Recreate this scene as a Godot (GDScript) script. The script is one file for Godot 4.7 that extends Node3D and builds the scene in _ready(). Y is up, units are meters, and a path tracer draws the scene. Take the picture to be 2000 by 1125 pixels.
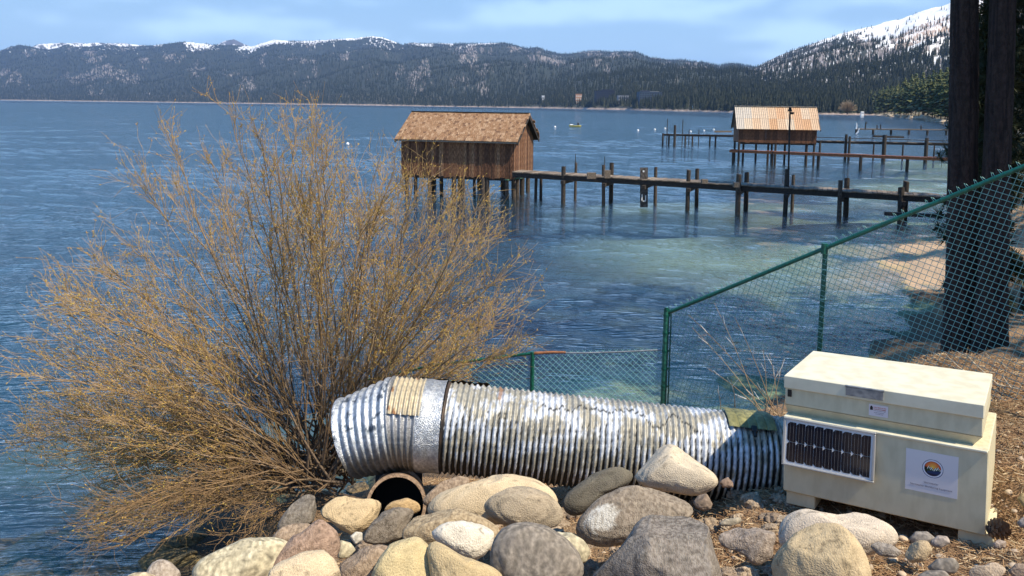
extends Node3D

# ---------------------------------------------------------------- lens of the photograph, used to place things in metres
const FP := 1570.0
const EYE := 5.7
var RB: Basis
var counts := {}
var rng := RandomNumberGenerator.new()
var nz := FastNoiseLite.new()
var nz2 := FastNoiseLite.new()
var M := {}
var T := {}

func ray(px: float, py: float) -> Vector3:
	return RB * Vector3((px - 1000.0) / FP, -(py - 400.0) / FP, -1.0)
func at(px: float, py: float, d: float) -> Vector3:
	var v := ray(px, py)
	return Vector3(0, EYE, 0) + v * (d / -v.z)
func on_water(px: float, py: float) -> Vector3:
	var v := ray(px, py)
	var p := v * (EYE / -v.y)
	return Vector3(p.x, 0, p.z)

# ---------------------------------------------------------------- mesh helpers
class MB:
	var v := PackedVector3Array()
	var n := PackedVector3Array()
	var c := PackedColorArray()
	var u := PackedVector2Array()
	var i := PackedInt32Array()
	var col := Color(1, 1, 1)
	func tri(a: Vector3, b: Vector3, d: Vector3) -> void: # a,b,d counter-clockwise seen from outside
		var m := (b - a).cross(d - a).normalized()
		var k := v.size()
		v.append(a); v.append(b); v.append(d)
		for q in 3:
			n.append(m); c.append(col); u.append(Vector2())
		i.append(k); i.append(k + 2); i.append(k + 1)
	func quad(a: Vector3, b: Vector3, d: Vector3, e: Vector3, uvs := []) -> void:
		var m := (b - a).cross(d - a).normalized()
		var k := v.size()
		v.append(a); v.append(b); v.append(d); v.append(e)
		for q in 4:
			n.append(m); c.append(col)
			u.append(uvs[q] if uvs.size() else Vector2())
		for q in [0, 2, 1, 0, 3, 2]: i.append(k + q)
	func box(t: Transform3D, s: Vector3, bev := 0.0) -> void:
		var h := s * 0.5
		if bev <= 0.0:
			var f := [[0, 1, 2], [1, 2, 0], [2, 0, 1]]
			for ax in f:
				for sg in [-1.0, 1.0]:
					var e1 := Vector3(); var e2 := Vector3(); var o := Vector3()
					o[ax[0]] = h[ax[0]] * sg
					e1[ax[1]] = h[ax[1]]; e2[ax[2]] = h[ax[2]] * sg
					quad(t * (o - e1 - e2), t * (o + e1 - e2), t * (o + e1 + e2), t * (o - e1 + e2))
			return
		var g := h - Vector3(bev, bev, bev)
		for ax in [[0, 1, 2], [1, 2, 0], [2, 0, 1]]:
			for sg in [-1.0, 1.0]:
				var o := Vector3(); var e1 := Vector3(); var e2 := Vector3()
				o[ax[0]] = h[ax[0]] * sg
				e1[ax[1]] = g[ax[1]]; e2[ax[2]] = g[ax[2]] * sg
				quad(t * (o - e1 - e2), t * (o + e1 - e2), t * (o + e1 + e2), t * (o - e1 + e2))
		for ax in [[0, 1, 2], [1, 2, 0], [2, 0, 1]]:
			for sa in [-1.0, 1.0]:
				for sb in [-1.0, 1.0]:
					var l := Vector3(); l[ax[2]] = g[ax[2]] * sa * sb
					var p := Vector3(); p[ax[0]] = h[ax[0]] * sa; p[ax[1]] = g[ax[1]] * sb
					var q := Vector3(); q[ax[0]] = g[ax[0]] * sa; q[ax[1]] = h[ax[1]] * sb
					quad(t * (p - l), t * (q - l), t * (q + l), t * (p + l))
		for sx in [-1.0, 1.0]:
			for sy in [-1.0, 1.0]:
				for sz in [-1.0, 1.0]:
					var a := t * Vector3(h.x * sx, g.y * sy, g.z * sz)
					var b := t * Vector3(g.x * sx, h.y * sy, g.z * sz)
					var d := t * Vector3(g.x * sx, g.y * sy, h.z * sz)
					if sx * sy * sz > 0: tri(a, b, d)
					else: tri(a, d, b)
	func ring_frame(dir: Vector3) -> Array:
		var a := Vector3.UP if absf(dir.y) < 0.95 else Vector3.RIGHT
		var x := a.cross(dir).normalized()
		return [x, dir.cross(x)]
	func tube(pts: PackedVector3Array, r0: float, r1: float, sides := 6, caps := true, c0 = null, c1 = null) -> void:
		var m := pts.size()
		var first := v.size()
		for k in m:
			var d := (pts[mini(k + 1, m - 1)] - pts[maxi(k - 1, 0)]).normalized()
			var a := Vector3.UP if absf(d.y) < 0.95 else Vector3.RIGHT
			var x := a.cross(d).normalized()
			var y := d.cross(x)
			var t := float(k) / (m - 1)
			var r := lerpf(r0, r1, t)
			var cc: Color = col if c0 == null else c0.lerp(c1, t)
			for s in sides:
				var ang := TAU * s / sides
				var nn := x * cos(ang) + y * sin(ang)
				v.append(pts[k] + nn * r); n.append(nn); c.append(cc); u.append(Vector2(float(s) / sides, t))
		for k in m - 1:
			for s in sides:
				var a := first + k * sides + s
				var b := first + k * sides + (s + 1) % sides
				i.append(a); i.append(a + sides); i.append(b)
				i.append(b); i.append(a + sides); i.append(b + sides)
		if caps:
			for e in 2:
				var k0 := first + (m - 1) * sides * e
				var nn := (pts[m - 1] - pts[m - 2]).normalized() if e else (pts[0] - pts[1]).normalized()
				var k := v.size()
				for s in sides:
					v.append(v[k0 + s]); n.append(nn); c.append(c[k0 + s]); u.append(Vector2())
				for s in range(1, sides - 1):
					if e: i.append_array([k, k + s + 1, k + s])
					else: i.append_array([k, k + s, k + s + 1])
	func mesh() -> ArrayMesh:
		var a := []
		a.resize(Mesh.ARRAY_MAX)
		a[Mesh.ARRAY_VERTEX] = v; a[Mesh.ARRAY_NORMAL] = n; a[Mesh.ARRAY_COLOR] = c; a[Mesh.ARRAY_TEX_UV] = u; a[Mesh.ARRAY_INDEX] = i
		var m := ArrayMesh.new()
		m.add_surface_from_arrays(Mesh.PRIMITIVE_TRIANGLES, a)
		return m

func line(a: Vector3, b: Vector3) -> PackedVector3Array:
	return PackedVector3Array([a, b])

# a smooth sheet from rows*cols points; top side faces up / outward when rows run away and columns run to the right
func sheet(p: PackedVector3Array, c: PackedColorArray, rows: int, cols: int, u := PackedVector2Array()) -> ArrayMesh:
	var n := PackedVector3Array(); n.resize(rows * cols)
	var i := PackedInt32Array()
	for r in rows:
		for k in cols:
			var dx := p[r * cols + mini(k + 1, cols - 1)] - p[r * cols + maxi(k - 1, 0)]
			var dz := p[mini(r + 1, rows - 1) * cols + k] - p[maxi(r - 1, 0) * cols + k]
			n[r * cols + k] = dx.cross(dz).normalized()
	for r in rows - 1:
		for k in cols - 1:
			var a := r * cols + k
			i.append(a); i.append(a + cols); i.append(a + 1)
			i.append(a + 1); i.append(a + cols); i.append(a + cols + 1)
	var ar := []
	ar.resize(Mesh.ARRAY_MAX)
	ar[Mesh.ARRAY_VERTEX] = p; ar[Mesh.ARRAY_NORMAL] = n; ar[Mesh.ARRAY_INDEX] = i
	if c.size(): ar[Mesh.ARRAY_COLOR] = c
	if u.size(): ar[Mesh.ARRAY_TEX_UV] = u
	var m := ArrayMesh.new()
	m.add_surface_from_arrays(Mesh.PRIMITIVE_TRIANGLES, ar)
	return m

# ---------------------------------------------------------------- naming helpers
func numbered(s: String) -> String:
	if not counts.has(s):
		counts[s] = 0
		return s
	counts[s] += 1
	return "%s_%03d" % [s, counts[s]]
func tag(o: Node3D, label: String, category: String, group := "") -> Node3D:
	o.set_meta("label", label); o.set_meta("category", category)
	if group != "": o.set_meta("group", group)
	return o
func thing(called: String, label: String, category: String, where := Vector3.ZERO, yaw := 0.0, group := "") -> Node3D:
	var o := Node3D.new()
	o.name = numbered(called); add_child(o)
	o.position = where; o.rotation.y = yaw
	tag(o, label, category, group)
	return o
func put(called: String, mesh: Mesh, m: Material, parent: Node = null) -> MeshInstance3D:
	var o := MeshInstance3D.new()
	o.mesh = mesh; o.material_override = m
	if parent == null:
		o.name = numbered(called); add_child(o)
	else:
		o.name = called; parent.add_child(o, true)
	return o
func structure(called: String, mesh: Mesh, m: Material) -> MeshInstance3D:
	var o := put(called, mesh, m)
	o.set_meta("kind", "structure")
	return o
func scatter(called: String, mesh: Mesh, m: Material, where: Array, cols: Array, parent: Node = null) -> MultiMeshInstance3D:
	var mm := MultiMesh.new()
	mm.transform_format = MultiMesh.TRANSFORM_3D
	mm.use_colors = cols.size() > 0
	mm.mesh = mesh
	mm.instance_count = where.size()
	for k in where.size():
		mm.set_instance_transform(k, where[k])
		if cols.size(): mm.set_instance_color(k, cols[k])
	var o := MultiMeshInstance3D.new()
	o.multimesh = mm; o.material_override = m
	o.set_meta("kind", "stuff")
	if parent == null:
		o.name = numbered(called); add_child(o)
	else:
		o.name = called; parent.add_child(o, true)
	return o

# ---------------------------------------------------------------- materials
func lin(r: float, g: float, b: float) -> Color:
	return Color(r, g, b).linear_to_srgb()
func noise_tex(kind: int, freq: float, oct: int, lo: Color, hi: Color, size := 512, sd := 1, p0 := 0.0, p1 := 1.0, w := 0) -> NoiseTexture2D:
	var f := FastNoiseLite.new()
	f.noise_type = kind; f.frequency = freq; f.seed = sd
	f.fractal_type = FastNoiseLite.FRACTAL_FBM; f.fractal_octaves = oct
	if kind == FastNoiseLite.TYPE_CELLULAR:
		f.cellular_return_type = FastNoiseLite.RETURN_DISTANCE
	var t := NoiseTexture2D.new()
	t.noise = f; t.width = w if w else size; t.height = size; t.seamless = true; t.seamless_blend_skirt = 0.3
	var g := Gradient.new()
	g.set_color(0, lo); g.set_color(1, hi); g.set_offset(0, p0); g.set_offset(1, p1)
	t.color_ramp = g
	return t
func mat(c: Color, rough := 0.9, metal := 0.0, tex: Texture2D = null, scale := Vector3.ONE, bump: Texture2D = null, bump_cm := 0.0, vcol := false, world := true) -> StandardMaterial3D:
	var m := StandardMaterial3D.new()
	m.albedo_color = c; m.roughness = rough; m.metallic = metal
	m.vertex_color_use_as_albedo = vcol
	if tex: m.albedo_texture = tex
	if bump:
		m.heightmap_enabled = true; m.heightmap_texture = bump; m.heightmap_scale = bump_cm
	if tex or bump:
		m.uv1_triplanar = true; m.uv1_world_triplanar = world; m.uv1_scale = scale
	return m

func build_materials() -> void:
	var S := FastNoiseLite.TYPE_SIMPLEX_SMOOTH
	var P := FastNoiseLite.TYPE_PERLIN
	var C := FastNoiseLite.TYPE_CELLULAR
	T.grain = noise_tex(S, 0.03, 5, Color(0.62, 0.62, 0.62), Color(1, 1, 1), 512, 3, 0.25, 0.75)
	T.speck = noise_tex(S, 0.11, 4, Color(0.74, 0.72, 0.70), Color(1, 1, 1), 512, 5, 0.22, 0.6)
	T.patch = noise_tex(S, 0.02, 6, Color(0.74, 0.72, 0.70), Color(1, 1, 1), 512, 9, 0.3, 0.62)
	T.rough = noise_tex(S, 0.05, 5, Color(0, 0, 0), Color(1, 1, 1), 512, 11)
	T.pit = noise_tex(C, 0.06, 3, Color(0, 0, 0), Color(1, 1, 1), 512, 13)
	T.wood = noise_tex(S, 0.05, 4, Color(0.45, 0.42, 0.4), Color(1, 1, 1), 256, 15, 0.2, 0.75)
	T.paint = noise_tex(P, 0.02, 4, Color(0.935, 0.93, 0.915), Color(1, 1, 1), 512, 19, 0.25, 0.6)
	T.metal = noise_tex(P, 0.02, 4, Color(0.75, 0.76, 0.78), Color(1, 1, 1), 512, 17, 0.3, 0.7)
	M.rock = [
		mat(Color(1, 1, 1), 0.92, 0, T.speck, Vector3(2.6, 2.6, 2.6), T.rough, 0.6, true),
		mat(Color(1, 1, 1), 0.88, 0, T.patch, Vector3(3.0, 3.0, 3.0), T.rough, 0.7, true),
		mat(Color(1, 1, 1), 0.95, 0, T.grain, Vector3(1.4, 1.4, 1.4), T.pit, 0.3, true)]
	M.dirt = mat(Color(1, 1, 1), 1.0, 0, T.speck, Vector3(1.1, 1.1, 1.1), T.rough, 3.0, true)
	M.vc = mat(Color(1, 1, 1), 0.9, 0, null, Vector3.ONE, null, 0, true)
	M.hill = mat(Color(1, 1, 1), 1.0, 0, null, Vector3.ONE, null, 0, true)
	M.twig = mat(Color(1, 1, 1), 0.75, 0, null, Vector3.ONE, null, 0, true)
	M.bark = mat(Color(1, 1, 1), 0.95, 0, T.patch, Vector3(1.5, 0.6, 1.5), T.rough, 3.0, true)
	M.needle = mat(Color(1, 1, 1), 0.7, 0, null, Vector3.ONE, null, 0, true)
	M.needle.backlight_enabled = true; M.needle.backlight = Color(0.2, 0.25, 0.1)
	M.fence_green = mat(lin(0.008, 0.125, 0.085), 0.35, 0.0, T.metal, Vector3(3, 3, 3))
	M.post_green = mat(lin(0.03, 0.19, 0.13), 0.45, 0.0, T.patch, Vector3(2, 2, 2))
	M.wire = mat(lin(0.20, 0.42, 0.385), 0.35, 0.0)
	M.galv = mat(lin(0.42, 0.44, 0.45), 0.45, 0.6, T.metal, Vector3(2, 2, 2))
	M.pipe = mat(Color(1, 1, 1), 0.48, 0.18, T.metal, Vector3(2.2, 2.2, 2.2), T.rough, 0.35, true)
	M.zinc = mat(Color(1, 1, 1), 0.36, 0.62, T.metal, Vector3(3, 3, 3), T.rough, 0.8, true)
	M.cream = mat(lin(0.62, 0.575, 0.415), 0.5, 0.0, T.paint, Vector3(1.6, 0.5, 1.6))
	M.lid = mat(lin(0.69, 0.66, 0.52), 0.45, 0.0, T.paint, Vector3(0.7, 0.7, 0.7))
	M.black = mat(lin(0.01, 0.01, 0.011), 0.5)
	M.cell = mat(lin(0.010, 0.010, 0.017), 0.12)
	M.alu = mat(lin(0.42, 0.42, 0.42), 0.45, 0.5)
	M.white = mat(lin(0.75, 0.75, 0.77), 0.6)
	M.backing = mat(lin(0.62, 0.62, 0.63), 0.5)
	M.board = []
	for c in [[0.26, 0.12, 0.062], [0.37, 0.185, 0.095], [0.18, 0.085, 0.048], [0.44, 0.245, 0.135], [0.30, 0.14, 0.075]]:
		M.board.append(mat(lin(c[0], c[1], c[2]), 0.95, 0, T.wood, Vector3(2.2, 0.25, 2.2)))
	M.grey_wood = []
	for c in [[0.38, 0.31, 0.25], [0.28, 0.23, 0.185], [0.46, 0.38, 0.30]]:
		M.grey_wood.append(mat(lin(c[0], c[1], c[2]), 0.95, 0, T.wood, Vector3(1.5, 1.5, 1.5)))
	M.pile = [mat(lin(0.075, 0.062, 0.052), 0.9, 0, T.wood, Vector3(2, 0.4, 2)), mat(lin(0.13, 0.105, 0.085), 0.9, 0, T.wood, Vector3(2, 0.4, 2))]
	M.shingle = mat(Color(1, 1, 1), 0.95, 0, T.wood, Vector3(1.2, 1.2, 1.2), null, 0, true)
	M.rust = mat(lin(0.30, 0.13, 0.065), 0.9, 0.0, T.patch, Vector3(1, 1, 1))
	M.rust_deck = mat(lin(0.33, 0.14, 0.09), 0.9, 0.0, T.wood, Vector3(0.6, 1, 1))
	M.dark_wood = mat(lin(0.06, 0.05, 0.045), 0.9, 0.0, T.wood, Vector3(1, 1, 1))
	M.far = mat(Color(1, 1, 1), 1.0, 0, null, Vector3.ONE, null, 0, true)

# ---------------------------------------------------------------- the place: bank and lake bed
var ctrl := PackedVector3Array() # x, distance, height
func ground_y(x: float, d: float) -> float:
	var num := 0.0
	var den := 0.0
	for q in ctrl:
		var dx := x - q.x
		var dd := d - q.y
		var w := 1.0 / pow(dx * dx + dd * dd + 0.02, 1.9)
		num += w * q.z; den += w
	return num / den

func build_ground() -> void:
	for q in [[0, 0, 4.1], [-4, 0, 3.4], [4, 0, 4.1], [0, 3, 3.05], [-3, 3, 2.6], [3, 3, 3.1], [5.5, 3, 3.3], [0, 4.6, 2.42], [-1.5, 4.9, 2.15], [-2.4, 5.3, 1.85], [1.1, 5.4, 2.15],
		[2.9, 5.2, 2.42], [4, 5.3, 2.6], [2.4, 6.6, 2.22], [3.2, 6.3, 2.24], [3.8, 5.9, 2.36], [4.6, 6.2, 2.75], [1.5, 7, 1.9], [0, 6.5, 1.85], [-1, 7.3, 1.6], [-2.1, 7.3, 1.3], [-2.3, 9.3, 0.85], [-0.6, 8.2, 1.5], [2, 8.6, 1.75],
		[1.94, 9.6, 1.85], [3.3, 8.6, 2.15], [5, 7.5, 2.75], [5.05, 8.6, 2.95], [7, 8, 3.4], [9, 6, 4.0], [0.3, 9.7, 1.25], [-1, 9.9, 0.8], [-2, 10.4, 0.3],
		[-3.6, 5.5, 0.9], [-3.5, 7.4, 0.4], [-4.6, 7.5, -0.05], [-5.2, 5, 0.0], [-6.5, 3, 0.0], [-3.6, 9.1, 0.1], [-2.6, 11.2, -0.05], [0, 12, 0.0], [2, 12.8, 0.0], [4, 14.5, 0.0], [5.2, 16.3, 0.0], [7.3, 18, 0.0], [9.5, 20.2, 0.0], [11.8, 23, 0.0], [13.6, 26, 0.02], [14.4, 29, 0.0], [15.9, 31.5, 0.0], [18.4, 35.5, 0.0], [22, 39, 0.1], [26, 45, 0.1],
		[3.2, 11.2, 0.9], [5, 12, 0.95], [4.6, 10.2, 1.7], [7, 14.5, 0.65], [8.7, 15.2, 0.95], [9, 13.4, 1.6], [7, 11.5, 1.9], [11, 16.5, 1.35], [10, 18.5, 0.35], [12.5, 20.5, 0.75], [13.2, 23.6, 0.25], [15, 23, 1.5], [16.5, 26.5, 1.3], [15.4, 28, 0.3], [17.5, 30, 0.8], [20, 28, 2.8], [24, 37, 1.8], [30, 45, 2.2], [13, 10, 3.6], [20, 18, 3.6], [30, 30, 4.0], [45, 60, 3], [45, 40, 5],
		[-6, 10, -0.45], [-5.3, 9.2, -0.3], [-8, 9, -1.5], [-10, 12, -3], [-5, 14, -2.3], [-3, 15, -1.6], [-12, 5, -3], [-16, 20, -5], [-6, 22, -4], [-1.5, 22, -1.9], [-4, 30, -4], [-5, 38, -4.5], [0, 18, -0.8], [3, 20, -0.6], [5, 24, -0.7], [0, 26, -1.6], [8, 28, -0.6], [0, 34, -2.2], [10, 36, -0.8], [10, 46, -1.9], [-2, 48, -2.4], [-9, 50, -5], [18, 48, -0.8], [26, 60, -1.6], [-22, 40, -7], [-20, 100, -8], [20, 90, -4], [40, 90, -3], [37, 62, 0.2], [60, 92, 0.3], [70, 110, 2.0], [40, 110, -4], [-40, 30, -7], [1.5, 13.9, -0.3], [3.4, 15.6, -0.3], [5.6, 17.8, -0.3], [7.6, 19.6, -0.35], [9.4, 21.6, -0.35], [10.9, 24.0, -0.3], [11.8, 26.6, -0.3], [12.7, 28.6, -0.3], [14.5, 32.4, -0.3], [17.4, 37.0, -0.35], [20.6, 40.0, -0.4], [24, 45, -0.5], [27, 50, -0.5], [30, 56, -0.6], [33, 61, -0.6], [36, 68, -0.7], [40, 75, -0.8], [44, 82, -0.8], [48, 90, -0.8], [56, 108, -1], [-30, 60, -8], [-60, 100, -9], [-10, 70, -7], [0, 100, -7], [-25, 80, -8], [-45, 70, -9], [20, 70, -4], [15.3, 28.8, 0.25], [17, 31.5, 0.25], [19.2, 34.6, 0.25], [16, 27, 0.5], [9.0, 24.5, -0.6], [11.5, 31, -0.7], [15.5, 38.5, -0.8]]:
		ctrl.append(Vector3(q[0], q[1], q[2]))
	var ds := PackedFloat32Array()
	var d := -1.5
	while d < 112.0:
		ds.append(d)
		d += 0.1 if d < 10.0 else 0.1 + (d - 10.0) * 0.022
	var cols := 190
	var rows := ds.size()
	var p := PackedVector3Array(); var c := PackedColorArray()
	for r in rows:
		for k in cols:
			var uu := lerpf(-1.0, 1.0, float(k) / (cols - 1))
			var x := uu * (4.5 + maxf(ds[r], 0.0) * 0.8) + 0.1 * ds[r]
			var y := ground_y(x, ds[r])
			var a := nz.get_noise_3d(x * 3.0, ds[r] * 3.0, 5.0)
			var b := nz2.get_noise_3d(x * 1.1, ds[r] * 1.1, 9.0)
			var f := nz.get_noise_3d(x * 14.0, ds[r] * 14.0, 2.0)
			if y > -0.2: y += a * 0.05 + f * 0.025
			else: y += a * 0.06
			p.append(Vector3(x, y, -ds[r]))
			var col: Color
			if y > 0.03:
				col = Color(0.24, 0.15, 0.085).lerp(Color(0.40, 0.27, 0.16), clampf(0.5 + b * 1.2, 0, 1)).lerp(Color(0.10, 0.065, 0.04), clampf(a * 1.5, 0, 1) * 0.7)
				var sand := clampf(1.0 - Geometry2D.get_closest_point_to_segment(Vector2(x, ds[r]), Vector2(14.3, 27.0), Vector2(20.5, 37.0)).distance_to(Vector2(x, ds[r])) / 3.2, 0, 1)
				col = col.lerp(Color(0.60, 0.44, 0.30), clampf(sand * 2.5, 0, 1))
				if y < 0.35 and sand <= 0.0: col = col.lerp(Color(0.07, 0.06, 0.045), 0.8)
			else:
				col = (Color(0.27, 0.38, 0.23) if x > -1.5 or ds[r] > 15.0 else Color(0.17, 0.19, 0.09)).lerp(Color(0.06, 0.10, 0.075), clampf(0.5 + b * 2.4 + a * 0.8, 0, 1))
				var sand2 := clampf(1.0 - Geometry2D.get_closest_point_to_segment(Vector2(x, ds[r]), Vector2(13.5, 27.5), Vector2(18.5, 37.0)).distance_to(Vector2(x, ds[r])) / 3.5, 0, 1)
				col = col.lerp(Color(0.55, 0.42, 0.26), sand2)
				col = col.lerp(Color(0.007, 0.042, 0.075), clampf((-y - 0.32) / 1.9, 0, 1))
			c.append(col)
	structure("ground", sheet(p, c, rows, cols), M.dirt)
	var far := PackedVector3Array(); var fc := PackedColorArray()
	for r in 24:
		for k in 60:
			var rad := 4.0 * pow(16000.0 / 4.0, r / 23.0)
			var ang := deg_to_rad(lerpf(-62, 62, k / 59.0))
			far.append(Vector3(sin(ang) * rad, -9.0 if rad < 5000 else -20.0, -cos(ang) * rad + 12.0))
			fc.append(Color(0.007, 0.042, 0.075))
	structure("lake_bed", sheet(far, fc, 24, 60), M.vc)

func build_lake() -> void:
	var waves := []
	for k in 15:
		var wl := 0.42 * pow(1.22, k) 
		var ang := rng.randf_range(-0.75, 0.75) + 0.25
		waves.append([TAU / wl * sin(ang), TAU / wl * cos(ang), rng.randf() * TAU, 0.0082 * wl * (1.0 if wl < 2.2 else 0.45)])
	var rows := 640
	var cols := 400
	var p := PackedVector3Array(); p.resize(rows * cols)
	var u := PackedVector2Array(); u.resize(rows * cols)
	for r in rows:
		var rad := 5.5 * pow(420.0 / 5.5, float(r) / (rows - 1))
		var gap := rad * 0.0068
		for k in cols:
			var ang := deg_to_rad(lerpf(-44, 46, float(k) / (cols - 1)))
			var x := sin(ang) * rad
			var d := cos(ang) * rad
			var y := 0.0
			for w in waves:
				if gap * 2.4 < TAU / w[1]:
					y += w[3] * sin(w[0] * x + w[1] * d + w[2])
			var gust := 0.75 + 0.9 * nz.get_noise_2d(x * 0.5, d * 0.9)
			p[r * cols + k] = Vector3(x, y * gust, -d)
			u[r * cols + k] = Vector2(x, d)
	var W := StandardMaterial3D.new()
	W.transparency = BaseMaterial3D.TRANSPARENCY_ALPHA
	W.albedo_color = Color(lin(0.008, 0.09, 0.16), 0.12)
	W.roughness = 0.06
	W.metallic_specular = 0.5
	var f := FastNoiseLite.new()
	f.noise_type = FastNoiseLite.TYPE_SIMPLEX_SMOOTH; f.frequency = 0.025; f.fractal_octaves = 4; f.seed = 77
	var t := NoiseTexture2D.new()
	t.noise = f; t.width = 1024; t.height = 1024; t.seamless = true; t.as_normal_map = true; t.bump_strength = 9.0
	W.normal_enabled = true; W.normal_texture = t; W.normal_scale = 1.0
	W.uv1_scale = Vector3(0.045, 0.21, 1)
	M.water = W
	var near := sheet(p, PackedColorArray(), rows, cols, u)
	structure("lake_water", near, W)
	var q := PackedVector3Array(); var v := PackedVector2Array()
	for r in 40:
		for k in 100:
			var rad := 420.0 * pow(12000.0 / 420.0, r / 39.0)
			var ang := deg_to_rad(lerpf(-44, 46, k / 99.0))
			q.append(Vector3(sin(ang) * rad, 0.0, -cos(ang) * rad)); v.append(Vector2(sin(ang) * rad, cos(ang) * rad) * 0.25)
	structure("lake_water_far", sheet(q, PackedColorArray(), 40, 100, v), W)

# ---------------------------------------------------------------- mountains
func poly(pts: Array, x: float) -> float:
	for k in pts.size() - 1:
		if x <= pts[k + 1][0]:
			var t: float = clampf((x - pts[k][0]) / (pts[k + 1][0] - pts[k][0]), 0.0, 1.0)
			return lerpf(pts[k][1], pts[k + 1][1], t)
	return pts[-1][1]

var trees_at := []
var trees_col := []

func range_of_hills(called: String, x0: float, x1: float, step: float, rows: int, shore: Array, crest_d: Array, crest_y: Array, style: int, expo: float, want_trees: int) -> void:
	var cols := int((x1 - x0) / step) + 1
	var back := 6
	var p := PackedVector3Array(); var c := PackedColorArray()
	for r in rows + back:
		for k in cols:
			var px := x0 + k * step
			var e := ray(px, poly(crest_y, px))
			e /= Vector2(e.x, e.z).length()
			var hd := Vector3(e.x, 0, e.z).normalized()
			var d0 := poly(shore, px)
			var d1 := poly(crest_d, px)
			var top := EYE + e.y * d1
			var t := minf(float(r) / (rows - 1), 1.0)
			var dd := lerpf(d0, d1, pow(t, 1.25)) if r < rows else d1 * (1.0 + 0.05 * (r - rows + 1))
			var w := hd * dd
			var hgt := top * pow(t, expo)
			if r >= rows: hgt = top * (1.0 - 0.16 * (r - rows + 1))
			var ridge := 1.0 - absf(nz.get_noise_2d(w.x * 0.012, w.z * 0.009)) * 2.0
			var lump := nz2.get_noise_2d(w.x * 0.006 + 40.0, w.z * 0.006)
			var env := sin(PI * clampf(t, 0, 1)) 
			hgt += env * top * (0.17 * ridge - 0.1 + 0.13 * lump) * (0.3 + 0.7 * t)
			var fine := nz.get_noise_2d(w.x * 0.11, w.z * 0.11)
			hgt += fine * 14.0 * t
			hgt = maxf(hgt, 0.6 + 4.0 * t)
			if r == 0: hgt = -1.0
			p.append(Vector3(w.x, hgt, w.z))
			var n1 := nz2.get_noise_2d(px * 0.9 + 300, t * 150.0)
			var n2 := nz.get_noise_2d(px * 3.1, t * 700.0 + 50.0)
			var n3 := nz2.get_noise_2d(px * 0.22 + 77.0, t * 42.0)
			var grain := rng.randf()
			var col := Color(0.016, 0.024, 0.017).lerp(Color(0.04, 0.045, 0.032), grain * 0.6 + n2 * 0.5)
			if style == 0:
				var rocky := clampf((n3 * 1.5 + n1 * 0.8 + (0.30 if px > 850 and px < 1400 and t > 0.35 else 0.0) - absf(t - 0.5) * 0.5 - 0.30) * 1.5, 0, 1) 
				if px > 130 and px < 270 and absf(t - 0.42 + absf(px - 200) * 0.0012) < 0.10: rocky = maxf(rocky, clampf(0.55 + n2, 0, 1))
				if grain < rocky * 0.6: col = Color(0.22, 0.195, 0.185) * (0.6 + 0.6 * rng.randf())
				var sn := clampf((t - 0.74) * 3.0, 0, 0.7) * clampf(0.8 + n3 * 3.0, 0, 1.6) * (1.0 if px > 300 and px < 1020 else 0.25)
				if px > 660 and px < 775 and t > 0.93: sn = 1.0
				if n2 * 0.9 + grain * 0.5 > 0.95 - sn * 1.1 and t > 0.74: col = Color(0.74, 0.76, 0.8)
			elif style == 1:
				col = Color(0.78, 0.80, 0.84) if n2 + n1 * 0.8 > -0.06 else Color(0.10, 0.10, 0.10)
				if px > 440 and px < 475 and t > 0.75: col = Color(0.10, 0.10, 0.11)
			else:
				var k2 := (px - 1500.0) / 350.0
				var rocky2 := clampf(0.32 + n1 * 0.9 + n3 * 0.7 + k2 * 0.25 - (0.5 if t < 0.3 else 0.0), 0, 1)
				if grain < rocky2 * 0.8: col = Color(0.30, 0.26, 0.25) * (0.55 + 0.7 * rng.randf())
				var band := nz2.get_noise_2d(px * 0.5 + t * 160.0, t * 300.0 - px * 0.7)
				var sn2 := 0.62 + (t - 1.0 + 0.74 * pow(clampf((px - 1585.0) / 210.0, 0.0, 1.0), 0.8)) * 5.0 + band * 1.7 + n3 * 0.5
				if t > 0.22 and (sn2 > 0.75 + grain * 0.5 or (n2 > 0.32 and grain > 0.45)): col = Color(0.84, 0.84, 0.85)
				if k2 > 0.72 and t > 0.38 and t < 0.6 and grain < 0.6: col = Color(0.40, 0.30, 0.24)
			if t < 0.012: col = Color(0.36, 0.28, 0.23) * (0.4 + 0.9 * grain)
			elif t < 0.1: col = Color(0.035, 0.04, 0.025).lerp(Color(0.09, 0.08, 0.06), grain * 0.6)
			c.append(col)
	structure(called, sheet(p, c, rows + back, cols), M.hill)
	for k in want_trees:
		var r := int(pow(rng.randf(), 1.5) * (rows - 2)) + 1
		var cc := rng.randi_range(0, cols - 2)
		var idx := r * cols + cc
		if c[idx].b > 0.12 and rng.randf() < (0.97 if c[idx].b > 0.6 else 0.8): continue
		if r < 3 and rng.randf() < 0.5: continue
		var f1 := rng.randf(); var f2 := rng.randf()
		var q := p[idx].lerp(p[idx + 1], f1).lerp(p[idx + cols], f2)
		var s := rng.randf_range(13.0, 27.0) * (1.0 if style != 2 else 0.8)
		trees_at.append(Transform3D(Basis.from_scale(Vector3(s * 0.34, s, s * 0.34)).rotated(Vector3.UP, rng.randf() * TAU), q - Vector3(0, 1, 0)))
		var g := rng.randf()
		trees_col.append(Color(0.013, 0.022, 0.014).lerp(Color(0.04, 0.046, 0.026), g * g))

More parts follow.
